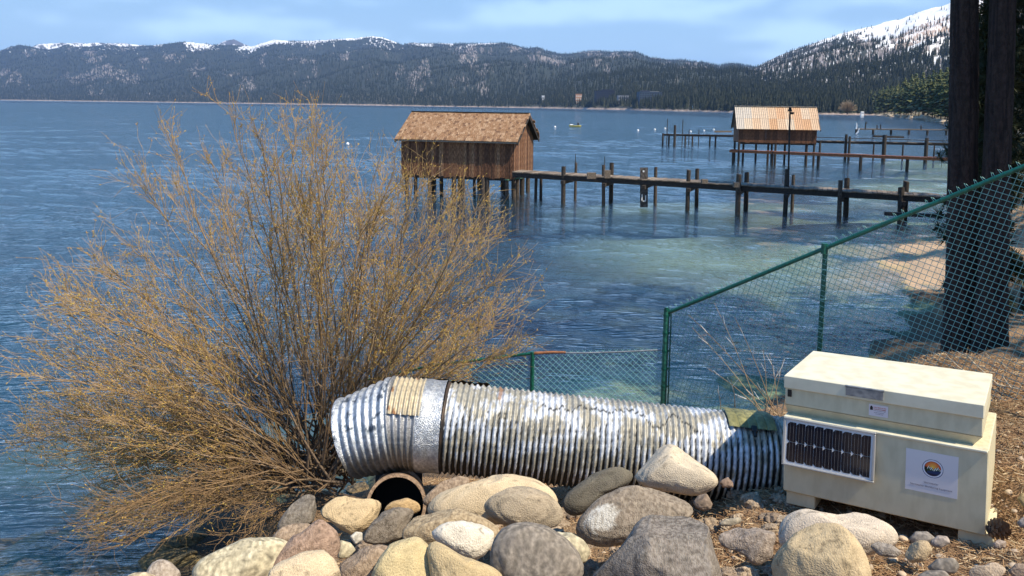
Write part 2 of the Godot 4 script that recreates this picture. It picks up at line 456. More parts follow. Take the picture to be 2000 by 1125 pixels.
func conifer_low(sd: int, tiers: int, sides: int) -> ArrayMesh:
	var r2 := RandomNumberGenerator.new(); r2.seed = sd
	var b := MB.new()
	for k in tiers:
		var y0 := 0.1 + 0.8 * k / tiers
		var y1 := minf(1.0, y0 + 1.25 / tiers)
		var rr := 0.5 * (1.0 - float(k) / tiers) + 0.06
		var pts := []
		for s in sides:
			var a := TAU * (s + r2.randf() * 0.6) / sides
			var q := rr * r2.randf_range(0.55, 1.1)
			pts.append(Vector3(cos(a) * q, y0 + r2.randf_range(-0.04, 0.04), sin(a) * q))
		for s in sides:
			b.tri(pts[(s + 1) % sides], pts[s], Vector3(0, y1, 0))
	return b.mesh()

func build_mountains() -> void:
	var shore := [[-260, 9000], [0, 7600], [300, 6200], [600, 4600], [800, 3700], [1000, 3000], [1150, 2300], [1300, 1750], [1450, 1350], [1640, 1250], [1700, 1250], [1900, 1200], [2300, 1200]]
	var snow_y := [[-260, 110], [40, 98], [60, 92], [75, 86], [120, 84], [200, 84], [250, 85], [290, 90], [330, 98], [405, 96], [425, 87], [440, 80], [456, 77], [470, 83], [488, 90], [500, 100], [640, 100], [2300, 120]]
	range_of_hills("snow_ridge", -100, 640, 2.0, 26, [[0, 12500], [2000, 12500]], [[0, 14500], [2000, 14500]], snow_y, 1, 0.55, 0)
	var main_y := [[-260, 130], [-60, 122], [0, 100], [20, 92], [38, 88], [62, 91], [90, 97], [115, 93], [132, 86], [150, 92], [185, 90], [210, 86], [235, 91], [300, 89], [330, 85], [360, 81], [385, 84], [420, 87], [450, 88], [490, 91], [520, 82], [535, 78], [580, 80], [610, 80], [650, 77], [690, 75], [725, 71], [745, 73], [765, 80], [785, 87], [805, 84], [850, 85], [900, 86], [960, 85], [985, 84], [1010, 90], [1030, 95], [1050, 93], [1070, 100], [1090, 106], [1110, 106], [1140, 101], [1170, 99], [1190, 102], [1215, 100], [1240, 101], [1270, 112], [1300, 117], [1340, 119], [1380, 123], [1405, 129], [1430, 124], [1450, 127], [1470, 131], [1500, 131], [1700, 135], [2300, 140]]
	range_of_hills("mountain_range", -200, 1640, 1.5, 130, shore, [[-260, 12000], [600, 10500], [1200, 8500], [1500, 8000], [2300, 8000]], main_y, 0, 1.15, 52000)
	var right_y := [[1380, 168], [1440, 146], [1475, 131], [1500, 120], [1550, 98], [1600, 80], [1650, 65], [1700, 53], [1760, 38], [1800, 25], [1850, 12], [1900, -8], [2000, -40], [2300, -110]]
	range_of_hills("snowy_mountain", 1390, 2240, 1.5, 120, shore, [[1300, 5200], [2300, 5200]], right_y, 2, 1.25, 26000)
	scatter("forest", conifer_low(3, 4, 5), M.far, trees_at, trees_col)

# ---------------------------------------------------------------- boulders
var ico_v := PackedVector3Array()
var ico_i := PackedInt32Array()
func build_ico() -> void:
	var t := (1.0 + sqrt(5.0)) / 2.0
	for q in [[-1, t, 0], [1, t, 0], [-1, -t, 0], [1, -t, 0], [0, -1, t], [0, 1, t], [0, -1, -t], [0, 1, -t], [t, 0, -1], [t, 0, 1], [-t, 0, -1], [-t, 0, 1]]:
		ico_v.append(Vector3(q[0], q[1], q[2]).normalized())
	ico_i = PackedInt32Array([0, 11, 5, 0, 5, 1, 0, 1, 7, 0, 7, 10, 0, 10, 11, 1, 5, 9, 5, 11, 4, 11, 10, 2, 10, 7, 6, 7, 1, 8, 3, 9, 4, 3, 4, 2, 3, 2, 6, 3, 6, 8, 3, 8, 9, 4, 9, 5, 2, 4, 11, 6, 2, 10, 8, 6, 7, 9, 8, 1])
	for lvl in 4:
		var cache := {}
		var ni := PackedInt32Array()
		for k in range(0, ico_i.size(), 3):
			var tr := [ico_i[k], ico_i[k + 1], ico_i[k + 2]]
			var mids := []
			for e in 3:
				var a: int = tr[e]; var b: int = tr[(e + 1) % 3]
				var key := mini(a, b) * 100000 + maxi(a, b)
				if not cache.has(key):
					cache[key] = ico_v.size()
					ico_v.append(((ico_v[a] + ico_v[b]) * 0.5).normalized())
				mids.append(cache[key])
			ni.append_array([tr[0], mids[0], mids[2], tr[1], mids[1], mids[0], tr[2], mids[2], mids[1], mids[0], mids[1], mids[2]])
		ico_i = ni

func lump_mesh(radial: PackedFloat32Array, X: Vector3, Y: Vector3, Z: Vector3, thick: float, size: float, base: Color, facets: int, sd: int, dark: float, white: Vector3, amp := 0.05) -> ArrayMesh:
	var r2 := RandomNumberGenerator.new(); r2.seed = sd
	var cuts := []
	for k in facets:
		var nn := Vector3(r2.randf_range(-1, 1), r2.randf_range(-0.5, 1), r2.randf_range(-0.2, 1.0)).normalized()
		cuts.append([nn, r2.randf_range(0.62, 0.86) if facets < 5 else r2.randf_range(0.55, 0.78)])
	var v := PackedVector3Array(); var c := PackedColorArray()
	var n := PackedVector3Array(); n.resize(ico_v.size())
	var m := radial.size()
	var off := Vector3(sd * 7.3, sd * 3.1, sd * 1.7)
	for q in ico_v:
		var w := q
		var e := pow(maxf(sqrt(q.x * q.x + q.y * q.y), 0.0001), 0.72)
		var fz := signf(q.z) * pow(absf(q.z), 0.8)
		var l := maxf(sqrt(q.x * q.x + q.y * q.y), 0.0001)
		w = Vector3(q.x / l * e, q.y / l * e, fz)
		for k in cuts:
			var over: float = w.dot(k[0]) - k[1]
			if over > 0.0: w -= k[0] * over * (0.72 if facets < 5 else 0.95)
		var ang := fposmod(atan2(q.y, q.x), TAU) / TAU * m
		var k0 := int(ang) % m
		var rr := lerpf(radial[k0], radial[(k0 + 1) % m], ang - floorf(ang))
		var n1 := nz.get_noise_3dv(q * 42.0 + off)
		var n2 := nz2.get_noise_3dv(q * 30.0 + off)
		var n3 := nz.get_noise_3dv(q * 150.0 + off)
		var s := 1.0 + amp * n2 * (0.4 + absf(q.z)) + amp * 0.5 * n1 + amp * 0.32 * n3
		var pos := X * (w.x * rr * s) + Y * (w.y * rr * s) + Z * (w.z * thick * s)
		v.append(pos)
		var col := base * (1.0 + 0.22 * n1 + 0.16 * n3)
		var lich := clampf((nz2.get_noise_3dv(q * 75.0 + off * 2.0) - 0.12) * 3.0, 0, 1) * dark
		col = col.lerp(base * 0.45, lich)
		if absf(nz2.get_noise_3dv(q * 15.0 - off) - 0.05) < 0.011 + 0.006 * n3 and facets > 1: col = col * 0.5
		if white.z > 0.0:
			var dist := Vector2(w.x - white.x, w.y - white.y).length() / white.z + n3 * 0.7 + n1 * 0.4
			if q.z > 0: col = col.lerp(Color(0.68, 0.66, 0.60), clampf((1.0 - dist) * 4.0, 0, 1))
		col.a = 1.0
		c.append(col)
	for k in range(0, ico_i.size(), 3):
		var a := ico_i[k]; var b := ico_i[k + 1]; var d := ico_i[k + 2]
		var f := (v[b] - v[a]).cross(v[d] - v[a])
		n[a] += f; n[b] += f; n[d] += f
	for k in n.size(): n[k] = n[k].normalized()
	var i := PackedInt32Array(); i.resize(ico_i.size())
	for k in range(0, ico_i.size(), 3):
		i[k] = ico_i[k]; i[k + 1] = ico_i[k + 2]; i[k + 2] = ico_i[k + 1]
	var ar := []
	ar.resize(Mesh.ARRAY_MAX)
	ar[Mesh.ARRAY_VERTEX] = v; ar[Mesh.ARRAY_NORMAL] = n; ar[Mesh.ARRAY_COLOR] = c; ar[Mesh.ARRAY_INDEX] = i
	var me := ArrayMesh.new()
	me.add_surface_from_arrays(Mesh.PRIMITIVE_TRIANGLES, ar)
	return me

# a boulder: an outline inflated to its own depth
func rock(label: String, base: Array, kind: int, dist: float, thick: float, facets: int, dark: float, pts: Array, white := Vector3.ZERO, called := "boulder") -> void:
	var cx := 0.0; var cy := 0.0
	var lo := Vector2(1e9, 1e9); var hi := Vector2(-1e9, -1e9)
	for k in range(0, pts.size(), 2):
		lo = lo.min(Vector2(pts[k], pts[k + 1])); hi = hi.max(Vector2(pts[k], pts[k + 1]))
	cx = (lo.x + hi.x) * 0.5; cy = (lo.y + hi.y) * 0.5
	if dist < 1.0: dist = 4.75 + (1115.0 - cy) * 0.0108 + dist
	var C := at(cx, cy, dist)
	var Z := (Vector3(0, EYE, 0) - C).normalized()
	var X := RB.x; X = (X - Z * X.dot(Z)).normalized()
	var Y := Z.cross(X)
	var loc := PackedVector2Array()
	for k in range(0, pts.size(), 2):
		var r := ray(pts[k], pts[k + 1])
		var tt := (C - Vector3(0, EYE, 0)).dot(Z) / r.dot(Z)
		var P := Vector3(0, EYE, 0) + r * tt - C
		loc.append(Vector2(P.dot(X), P.dot(Y)))
	var m := 96
	var rad := PackedFloat32Array(); rad.resize(m)
	for k in m:
		var dir := Vector2.from_angle(TAU * k / m)
		var best := 0.0
		for e in loc.size():
			var a := loc[e]; var b := loc[(e + 1) % loc.size()]
			var hit = Geometry2D.segment_intersects_segment(Vector2.ZERO, dir * 10.0, a, b)
			if hit != null: best = maxf(best, (hit as Vector2).length())
		rad[k] = best
	for pas in 2:
		var sm := rad.duplicate()
		for k in m:
			sm[k] = (rad[(k + m - 2) % m] + rad[(k + m - 1) % m] * 2 + rad[k] * 3 + rad[(k + 1) % m] * 2 + rad[(k + 2) % m]) / 9.0
		rad = sm
	var mean := 0.0
	for k in m: mean += rad[k] / m
	for k in m:
		if rad[k] <= 0.001: rad[k] = mean * 0.5
	var me := lump_mesh(rad, X, Y, Z, thick * mean, mean, Color(base[0], base[1], base[2]), facets, int(cx * 3 + cy), dark, white)
	var o := put(called, me, M.rock[kind])
	o.position = C
	tag(o, label, "rock")

func build_rocks() -> void:
	var cream := [0.70, 0.62, 0.43]; var tan_ := [0.58, 0.45, 0.27]; var pale := [0.64, 0.52, 0.35]; var mauve := [0.36, 0.25, 0.185]
	var dark := [0.155, 0.14, 0.11]; var white := [0.74, 0.69, 0.59]; var brown := [0.35, 0.265, 0.19]
	rock("large smooth pale cream boulder at the bottom left, half behind the mauve boulder", cream, 2, -0.1, 0.8, 2, 0.1, [369, 1115, 394, 1090, 437, 1070, 475, 1052, 520, 1049, 562, 1055, 585, 1085, 575, 1130, 500, 1155, 390, 1150])
	rock("mauve brown boulder leaning against the pale cream boulder at left", mauve, 1, -0.35, 0.7, 3, 0.2, [520, 1114, 540, 1086, 572, 1046, 600, 1026, 625, 1010, 642, 1016, 662, 1041, 666, 1066, 655, 1095, 610, 1130, 540, 1132])
	rock("tan speckled boulder cut by the bottom edge in front of the mauve boulder", pale, 0, -0.25, 0.7, 2, 0.2, [512, 1121, 550, 1096, 597, 1076, 635, 1074, 655, 1096, 668, 1121, 660, 1160, 590, 1175, 515, 1160])
	rock("small rounded pinkish grey rock at the far bottom left", [0.42, 0.36, 0.30], 1, 0, 0.8, 1, 0.1, [284, 1117, 297, 1099, 315, 1091, 333, 1097, 353, 1117, 350, 1140, 318, 1150, 285, 1142])
	rock("cream rock cut off at the lower left corner of the rock bank", pale, 2, -0.1, 0.8, 1, 0.1, [243, 1128, 260, 1119, 284, 1117, 306, 1124, 310, 1145, 275, 1155, 245, 1145])
	rock("low brown rock behind the pale cream boulder beneath the bush", brown, 1, 0, 0.7, 1, 0.3, [530, 1050, 550, 1029, 575, 1022, 602, 1022, 620, 1035, 605, 1062, 560, 1070, 532, 1062])
	rock("grey cracked slab of rock standing beside the bush base", [0.22, 0.195, 0.165], 1, 0.0, 0.45, 5, 0.5, [537, 1036, 552, 1006, 571, 984, 600, 962, 628, 953, 630, 984, 620, 1008, 600, 1030, 565, 1040])
	rock("tan rounded boulder in front of the dark gap under the pipe end", tan_, 0, 0, 0.75, 2, 0.25, [620, 1004, 635, 984, 660, 970, 695, 967, 740, 975, 747, 986, 735, 1014, 717, 1034, 692, 1046, 668, 1036, 645, 1018])
	rock("grey brown angular rock wedged below the rusty drain mouth", [0.235, 0.20, 0.16], 1, 0.05, 0.6, 4, 0.3, [704, 1059, 717, 1034, 745, 994, 780, 991, 813, 995, 800, 1019, 785, 1051, 750, 1063, 722, 1063])
	rock("small orange tan rock in the mouth of the rusty drain", [0.50, 0.35, 0.18], 0, 0.1, 0.7, 2, 0.2, [748, 995, 765, 980, 795, 972, 818, 982, 823, 998, 795, 1008, 758, 1006])
	rock("flat brown rock just right of the rusty drain mouth", brown, 1, 0.25, 0.5, 2, 0.2, [822, 986, 835, 964, 862, 941, 895, 930, 924, 934, 905, 956, 865, 972, 835, 990])
	rock("widest pale tan boulder with a rounded back below the black pipe belly", pale, 0, -0.1, 0.6, 2, 0.15, [822, 994, 855, 966, 900, 944, 935, 929, 995, 926, 1045, 936, 1075, 954, 1097, 973, 1090, 1000, 1030, 1022, 940, 1026, 850, 1014])
	rock("sloping tan slab between the widest pale boulder and the white lumpy rock", [0.43, 0.34, 0.22], 1, -0.05, 0.5, 3, 0.15, [778, 1046, 807, 1009, 850, 996, 900, 993, 950, 1014, 980, 1036, 972, 1066, 900, 1086, 800, 1066])
	rock("rounded boulder with a yellow tan top and grey streaked left side", [0.42, 0.35, 0.255], 0, -0.25, 0.75, 2, 0.55, [937, 979, 957, 962, 990, 949, 1032, 950, 1070, 964, 1092, 984, 1102, 1004, 1097, 1021, 1075, 1033, 1030, 1036, 987, 1027, 963, 1014, 945, 995])
	rock("long dark grey boulder lying against the corrugated pipe", dark, 0, 6.45, 0.7, 1, 0.5, [1096, 988, 1102, 969, 1135, 942, 1165, 920, 1190, 906, 1217, 904, 1237, 916, 1234, 944, 1212, 953, 1182, 966, 1160, 988, 1130, 1009, 1108, 1006])
	rock("big white wedge shaped boulder leaning on the corrugated pipe", [0.62, 0.54, 0.42], 0, 6.75, 0.7, 3, 0.12, [1238, 936, 1240, 911, 1254, 881, 1272, 862, 1295, 858, 1320, 870, 1362, 902, 1400, 927, 1408, 944, 1390, 957, 1360, 969, 1300, 960, 1257, 952])
	rock("broad grey brown boulder with a white lichen patch below the white wedge boulder", [0.30, 0.25, 0.195], 1, -0.15, 0.55, 3, 0.3, [1118, 1026, 1150, 991, 1175, 970, 1212, 952, 1237, 947, 1300, 961, 1332, 976, 1362, 991, 1352, 1012, 1300, 1040, 1240, 1062, 1160, 1068, 1128, 1050], Vector3(-0.62, 0.0, 0.26))
	rock("largest grey angular boulder with broken ridges at bottom centre", [0.255, 0.225, 0.195], 1, -0.25, 0.65, 8, 0.4, [1140, 1119, 1165, 1074, 1200, 1024, 1215, 1002, 1245, 994, 1300, 992, 1350, 1002, 1387, 1029, 1420, 1074, 1449, 1116, 1455, 1160, 1300, 1190, 1140, 1160])
	rock("smooth egg shaped grey boulder at bottom left of the largest grey boulder", [0.33, 0.285, 0.235], 2, -0.35, 0.75, 0, 0.1, [956, 1078, 968, 1049, 987, 1028, 1020, 1019, 1062, 1024, 1100, 1046, 1127, 1074, 1140, 1106, 1138, 1130, 1105, 1165, 1000, 1165, 958, 1115])
	rock("pale yellow rock showing behind the smooth egg shaped grey boulder", cream, 2, 0.0, 0.6, 1, 0.1, [1075, 1036, 1115, 1040, 1140, 1055, 1154, 1076, 1144, 1101, 1110, 1100, 1070, 1080])
	rock("white lumpy rock with a dark right edge among tan boulders", white, 0, -0.25, 0.7, 3, 0.15, [840, 1043, 855, 1019, 875, 1012, 900, 1006, 917, 1014, 950, 1022, 967, 1041, 962, 1066, 945, 1086, 925, 1096, 895, 1086, 855, 1060])
	rock("brown grey rock at the bottom left of the yellow boulder", brown, 1, -0.15, 0.6, 3, 0.2, [656, 1099, 690, 1079, 720, 1066, 752, 1063, 770, 1075, 740, 1110, 720, 1150, 665, 1145])
	rock("big yellow tan boulder with a pale crest at the bottom edge", [0.56, 0.46, 0.26], 0, -0.3, 0.7, 3, 0.2, [710, 1112, 725, 1086, 757, 1064, 787, 1053, 820, 1048, 838, 1066, 848, 1094, 850, 1130, 840, 1165, 770, 1175, 715, 1160])
	rock("tan boulder sloping down right of the yellow boulder at the bottom edge", [0.53, 0.42, 0.245], 0, -0.3, 0.7, 3, 0.2, [832, 1061, 855, 1055, 890, 1073, 925, 1093, 962, 1107, 987, 1124, 980, 1165, 890, 1175, 846, 1160, 838, 1100])
	rock("small cream rock squeezed between the mauve boulder and the brown grey rock", cream, 2, 0.0, 0.6, 1, 0.1, [663, 1054, 685, 1060, 695, 1074, 680, 1090, 660, 1092])
	rock("tiny white stone in the gap under the tan rounded boulder", white, 2, 0.05, 0.7, 0, 0.0, [683, 1048, 695, 1038, 708, 1040, 708, 1056, 694, 1064], Vector3.ZERO, "stone")
	rock("small rounded brown stone under the point of the white wedge boulder", [0.32, 0.24, 0.18], 2, -0.1, 0.8, 1, 0.1, [1354, 981, 1363, 968, 1380, 963, 1392, 984, 1388, 995, 1372, 998, 1358, 992], Vector3.ZERO, "stone")
	rock("pinkish stone at the right tip of the white wedge boulder", [0.42, 0.30, 0.23], 2, 6.8, 0.7, 1, 0.1, [1405, 943, 1410, 937, 1422, 932, 1432, 940, 1432, 952, 1412, 953], Vector3.ZERO, "stone")
	rock("thin pale yellow flat stone on top of the largest grey boulder", [0.62, 0.56, 0.36], 2, 0.05, 0.5, 0, 0.0, [1277, 988, 1290, 979, 1325, 988, 1340, 1000, 1325, 1006, 1290, 1000], Vector3.ZERO, "stone")
	rock("pale narrow stone lying at the edge of the tarp shadow left of the steel cabinet", [0.58, 0.50, 0.37], 2, 0.0, 0.6, 1, 0.0, [1402, 1026, 1415, 1014, 1446, 1010, 1450, 1019, 1428, 1028], Vector3.ZERO, "stone")
	rock("grey rock with a dark broken left side before the steel cabinet", [0.36, 0.30, 0.25], 1, 0.0, 0.6, 5, 0.4, [1398, 1045, 1437, 1029, 1485, 1022, 1519, 1044, 1508, 1070, 1512, 1086, 1478, 1106, 1450, 1090, 1412, 1070])
	rock("white lumpy boulder lying under the front of the steel cabinet", [0.66, 0.57, 0.46], 0, -0.05, 0.6, 3, 0.35, [1517, 1069, 1522, 1029, 1532, 1009, 1560, 995, 1612, 992, 1687, 1002, 1734, 1022, 1764, 1054, 1752, 1066, 1690, 1086, 1570, 1092])
	rock("sand coloured speckled boulder at the bottom edge before the white lumpy boulder", [0.53, 0.42, 0.26], 0, -0.2, 0.7, 3, 0.3, [1508, 1096, 1520, 1074, 1555, 1039, 1595, 1022, 1640, 1022, 1667, 1044, 1687, 1076, 1704, 1121, 1700, 1160, 1600, 1180, 1512, 1160])
	rock("grey oval cobble against the cabinet foot, left of the lighter cobble", [0.36, 0.32, 0.28], 2, -0.0, 0.8, 0, 0.1, [1774, 1052, 1788, 1038, 1812, 1038, 1828, 1052, 1815, 1066, 1785, 1066], Vector3.ZERO, "cobble")
	rock("small light pinkish oval cobble touching the grey oval cobble", [0.52, 0.44, 0.38], 2, -0.05, 0.8, 0, 0.0, [1816, 1058, 1832, 1045, 1851, 1048, 1857, 1060, 1838, 1071, 1822, 1068], Vector3.ZERO, "cobble")
	rock("grey flat cobble in needles at the right end of the white lumpy boulder", [0.33, 0.29, 0.25], 1, -0.05, 0.6, 1, 0.1, [1698, 1066, 1715, 1057, 1742, 1064, 1762, 1078, 1750, 1090, 1717, 1086], Vector3.ZERO, "cobble")
	rock("tan rounded cobble with rough surface in the middle of the pebbles", [0.46, 0.36, 0.23], 0, -0.1, 0.8, 1, 0.3, [1766, 1084, 1778, 1063, 1795, 1055, 1812, 1056, 1822, 1074, 1806, 1096, 1778, 1100], Vector3.ZERO, "cobble")
	rock("large smooth grey oval cobble at the bottom right among pebbles", [0.33, 0.29, 0.245], 2, -0.15, 0.8, 0, 0.1, [1809, 1109, 1830, 1091, 1862, 1089, 1876, 1104, 1866, 1120, 1830, 1122], Vector3.ZERO, "cobble")
	rock("grey cobble cut by the bottom edge below the smooth grey oval cobble", [0.31, 0.27, 0.23], 2, -0.2, 0.8, 0, 0.1, [1788, 1126, 1810, 1114, 1845, 1114, 1858, 1128, 1830, 1145, 1795, 1142], Vector3.ZERO, "cobble")
	rock("yellow stone on the needle covered slope at the right edge", [0.55, 0.42, 0.22], 2, 5.9, 0.8, 1, 0.1, [1986, 974, 1995, 963, 2010, 964, 2016, 982, 1998, 992], Vector3.ZERO, "stone")
	rock("grey stone on the slope under the yellow stone", [0.40, 0.36, 0.33], 2, 5.7, 0.8, 1, 0.1, [1985, 1020, 2000, 1008, 2020, 1012, 2016, 1032, 1992, 1030], Vector3.ZERO, "stone")
	rock("pale pinkish stone beside the right foot of the cabinet", [0.45, 0.36, 0.29], 1, 5.4, 0.7, 2, 0.1, [1938, 1062, 1950, 1053, 1966, 1058, 1964, 1070, 1944, 1072], Vector3.ZERO, "stone")
	rock("pale crumbly rock at the bottom right corner", [0.50, 0.40, 0.30], 0, 4.9, 0.6, 4, 0.3, [1890, 1118, 1905, 1102, 1945, 1098, 1968, 1112, 1950, 1132, 1900, 1135])
	rock("rough brown rock cut by the right edge at the bottom corner", [0.36, 0.27, 0.20], 0, 4.9, 0.6, 4, 0.3, [1968, 1116, 1985, 1100, 2010, 1102, 2025, 1125, 1990, 1140])

# ---------------------------------------------------------------- the corrugated pipe
func pipe_shell(b: MB, A: Vector3, B: Vector3, prof: Callable, ns: int, a0: float, a1: float, na: int, colf: Callable, mA := Vector3.ZERO, mB := Vector3.ZERO) -> void:
	var d := (B - A).normalized()
	var L := A.distance_to(B)
	var side := d.cross(Vector3.UP).normalized() # towards the lens for a pipe running right
	var up := side.cross(d)
	var first := b.v.size()
	var rr := PackedFloat32Array()
	for s in ns + 1: rr.append(prof.call(L * s / ns))
	for s in ns + 1:
		var z := L * s / ns
		var slope := (rr[mini(s + 1, ns)] - rr[maxi(s - 1, 0)]) / (L / ns * (2.0 if s > 0 and s < ns else 1.0))
		for k in na + 1:
			var a := lerpf(a0, a1, float(k) / na)
			var o := up * cos(a) + side * sin(a)
			var sz := z
			if mA != Vector3.ZERO: sz -= o.dot(mA) * rr[s] / d.dot(mA) * (1.0 - z / L)
			if mB != Vector3.ZERO: sz -= o.dot(mB) * rr[s] / d.dot(mB) * (z / L)
			b.v.append(A + d * sz + o * rr[s]); b.n.append((o - d * slope).normalized())
			b.c.append(colf.call(z, a, rr[s])); b.u.append(Vector2(z, a))
	for s in ns:
		for k in na:
			var p := first + s * (na + 1) + k
			b.i.append(p); b.i.append(p + na + 1); b.i.append(p + 1)
			b.i.append(p + 1); b.i.append(p + na + 1); b.i.append(p + na + 2)

func build_pipe() -> void:
	var A := at(866, 833, 7.7)
	var B := at(2080, 964, 7.45)
	var root := thing("culvert_pipe", "long corrugated metal pipe with silver patches and black tar behind the rocks", "pipe", Vector3.ZERO)
	var pitch := 0.0567
	var R := 0.437
	var corr := func(z: float) -> float: return R + 0.0115 * sin(TAU * z / pitch)
	var main_col := func(z: float, a: float, r: float) -> Color:
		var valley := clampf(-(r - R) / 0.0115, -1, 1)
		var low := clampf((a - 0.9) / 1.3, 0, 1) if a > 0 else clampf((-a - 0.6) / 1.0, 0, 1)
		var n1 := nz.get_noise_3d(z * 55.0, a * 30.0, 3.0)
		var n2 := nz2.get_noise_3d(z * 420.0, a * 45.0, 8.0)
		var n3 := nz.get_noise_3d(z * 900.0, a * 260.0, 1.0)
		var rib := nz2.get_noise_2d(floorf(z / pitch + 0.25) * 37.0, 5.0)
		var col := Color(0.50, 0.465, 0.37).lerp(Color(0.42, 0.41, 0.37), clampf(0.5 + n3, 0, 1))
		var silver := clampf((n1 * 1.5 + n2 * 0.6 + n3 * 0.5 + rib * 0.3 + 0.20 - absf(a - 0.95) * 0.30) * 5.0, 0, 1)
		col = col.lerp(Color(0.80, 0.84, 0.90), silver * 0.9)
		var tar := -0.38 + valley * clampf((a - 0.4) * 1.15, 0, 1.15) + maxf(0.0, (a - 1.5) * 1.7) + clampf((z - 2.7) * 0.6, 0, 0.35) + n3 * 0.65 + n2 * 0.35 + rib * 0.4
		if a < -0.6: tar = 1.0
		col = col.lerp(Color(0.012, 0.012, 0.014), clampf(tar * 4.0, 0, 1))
		var seam := absf(z - 0.42 - 0.12 * cos(a))
		if a < 0.42 and seam < 0.02 + n2 * 0.02: col = col.lerp(Color(0.33, 0.15, 0.06), 0.75)
		if absf(a - 0.5 - nz.get_noise_2d(z * 40.0, 3.0) * 0.5) < 0.022 + n3 * 0.02 and z > 0.9 and z < 2.5: col = Color(0.03, 0.03, 0.03)
		if z < 0.035: col = Color(0.11, 0.07, 0.045).lerp(Color(0.02, 0.02, 0.02), clampf(n2 + 0.4 + a * 0.2, 0, 1))
		return col
	var b := MB.new()
	var len_ := A.distance_to(B)
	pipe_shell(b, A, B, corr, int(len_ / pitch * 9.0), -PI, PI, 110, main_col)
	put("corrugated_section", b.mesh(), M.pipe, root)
	# raised rim where the long pipe starts, smooth coupling band, short corrugated piece
	var E := at(774, 826, 7.72)
	var d0 := (A - E).normalized()
	var zcol := func(z: float, a: float, r: float) -> Color:
		var n1 := nz.get_noise_3d(z * 120.0, a * 60.0, 3.0)
		return Color(0.62, 0.65, 0.68) * (1.0 + 0.35 * n1) if n1 < 0.25 else Color(0.80, 0.83, 0.86)
	var O := at(684, 855, 7.76)
	var mit := ((E - O).normalized() + d0).normalized()
	var s1 := E + d0 * (E.distance_to(A) * 0.52)
	b = MB.new()
	pipe_shell(b, s1, A + d0 * 0.012, func(z: float) -> float: return 0.452 + 0.004 * sin(z * 30.0), 16, -PI, PI, 80, zcol)
	put("smooth_band", b.mesh(), M.zinc, root)
	b = MB.new()
	pipe_shell(b, E, s1, func(z: float) -> float: return 0.442 + 0.0115 * sin(TAU * z / pitch), 48, -PI, PI, 100, func(z: float, a: float, r: float) -> Color: return Color(0.50, 0.51, 0.53).lerp(Color(0.36, 0.33, 0.26), clampf((a - 1.2) * 0.8, 0, 1)) * (1.0 + 0.3 * nz.get_noise_3d(z * 40.0, a * 14.0, 5.0)), mit)
	put("short_corrugated_section", b.mesh(), M.zinc, root)
	# the mitred outlet piece
	b = MB.new()
	var dent := func(z: float, a: float, r: float) -> Color:
		var n1 := nz.get_noise_3d(z * 330.0, a * 120.0, 13.0)
		var k := clampf(0.5 + n1 * 1.4, 0, 1)
		var col := Color(0.50, 0.55, 0.60).lerp(Color(0.86, 0.90, 0.95), k)
		if nz2.get_noise_3d(z * 190.0, a * 75.0, 4.0) > 0.27 and a > 0.0 and a < 1.3: col = Color(0.10, 0.13, 0.18)
		return col.lerp(Color(0.34, 0.31, 0.25), clampf((a - 1.55) * 2.2, 0, 0.85))
	pipe_shell(b, O, E + (E - O).normalized() * 0.02, func(z: float) -> float: return 0.392 + 0.0125 * sin(TAU * z / 0.075) + 0.02 * clampf(1.0 - z / 0.02, 0, 1) + 0.066 * z / 0.60, 60, -PI, PI, 110, dent, Vector3.ZERO, mit)
	put("outlet_section", b.mesh(), M.zinc, root)
	# cream corrugated patch over the joint
	b = MB.new()
	pipe_shell(b, E - d0 * 0.03, E + d0 * 0.28, func(z: float) -> float: return 0.462 + 0.011 * sin(TAU * z / 0.048), 56, -0.1, 1.0, 24, func(z: float, a: float, r: float) -> Color: return Color(0.62, 0.53, 0.37) if nz.get_noise_3d(z * 80.0, a * 22.0, 1.0) < 0.3 else Color(0.36, 0.18, 0.08))
	var pt := put("cream_patch", b.mesh(), M.pipe, root)
	pt.set_meta("label", "cream corrugated sheet patch over the joint")
	# black torn tar sheet along the top
	b = MB.new()
	pipe_shell(b, E + d0 * 0.18, A + (B - A).normalized() * 0.42, func(z: float) -> float: return 0.462 + 0.006 * sin(z * 75.0) + 0.006 * sin(z * 31.0), 60, -1.0, -0.30, 12, func(_z: float, _a: float, _r: float) -> Color: return Color(0.02, 0.02, 0.022))
	put("tar_sheet", b.mesh(), M.black, root)
	# olive lid plate with latch
	var dm := (B - A).normalized()
	var z0 := 3.42 * 0.80
	var P := A + dm * (at(1408, 800, 7.6).x - A.x) / dm.x
	b = MB.new()
	pipe_shell(b, P, P + dm * 0.455, func(z: float) -> float: return 0.468 + 0.010 * pow(absf(sin(PI * z / 0.091)), 0.4), 60, -0.5, 0.52, 14, func(z: float, a: float, _r: float) -> Color: return Color(0.20, 0.20, 0.085).lerp(Color(0.36, 0.34, 0.15), clampf(0.5 + 1.2 * nz.get_noise_2d(z * 60.0, a * 20.0), 0, 1)))
	var ol := put("hatch_cover", b.mesh(), M.pipe, root)
	ol.set_meta("label", "olive green hatch cover plate with a black latch")
	b = MB.new()
	var side := dm.cross(Vector3.UP).normalized()
	var up := side.cross(dm)
	var cen := P + dm * 0.23
	var edge := cen + (up * cos(0.55) + side * sin(0.55)) * 0.485
	var bs := Basis(dm, (up * cos(0.55) + side * sin(0.55)).normalized(), Vector3()); bs.z = bs.x.cross(bs.y)
	b.box(Transform3D(bs, edge), Vector3(0.055, 0.03, 0.07), 0.006)
	b.box(Transform3D(bs, edge - dm * 0.06), Vector3(0.06, 0.012, 0.014), 0.003)
	b.tube(line(edge + bs.z * 0.03 - bs.y * 0.005, edge + bs.z * 0.075 - bs.y * 0.012), 0.02, 0.017, 8)
	put("latch", b.mesh(), M.black, ol)

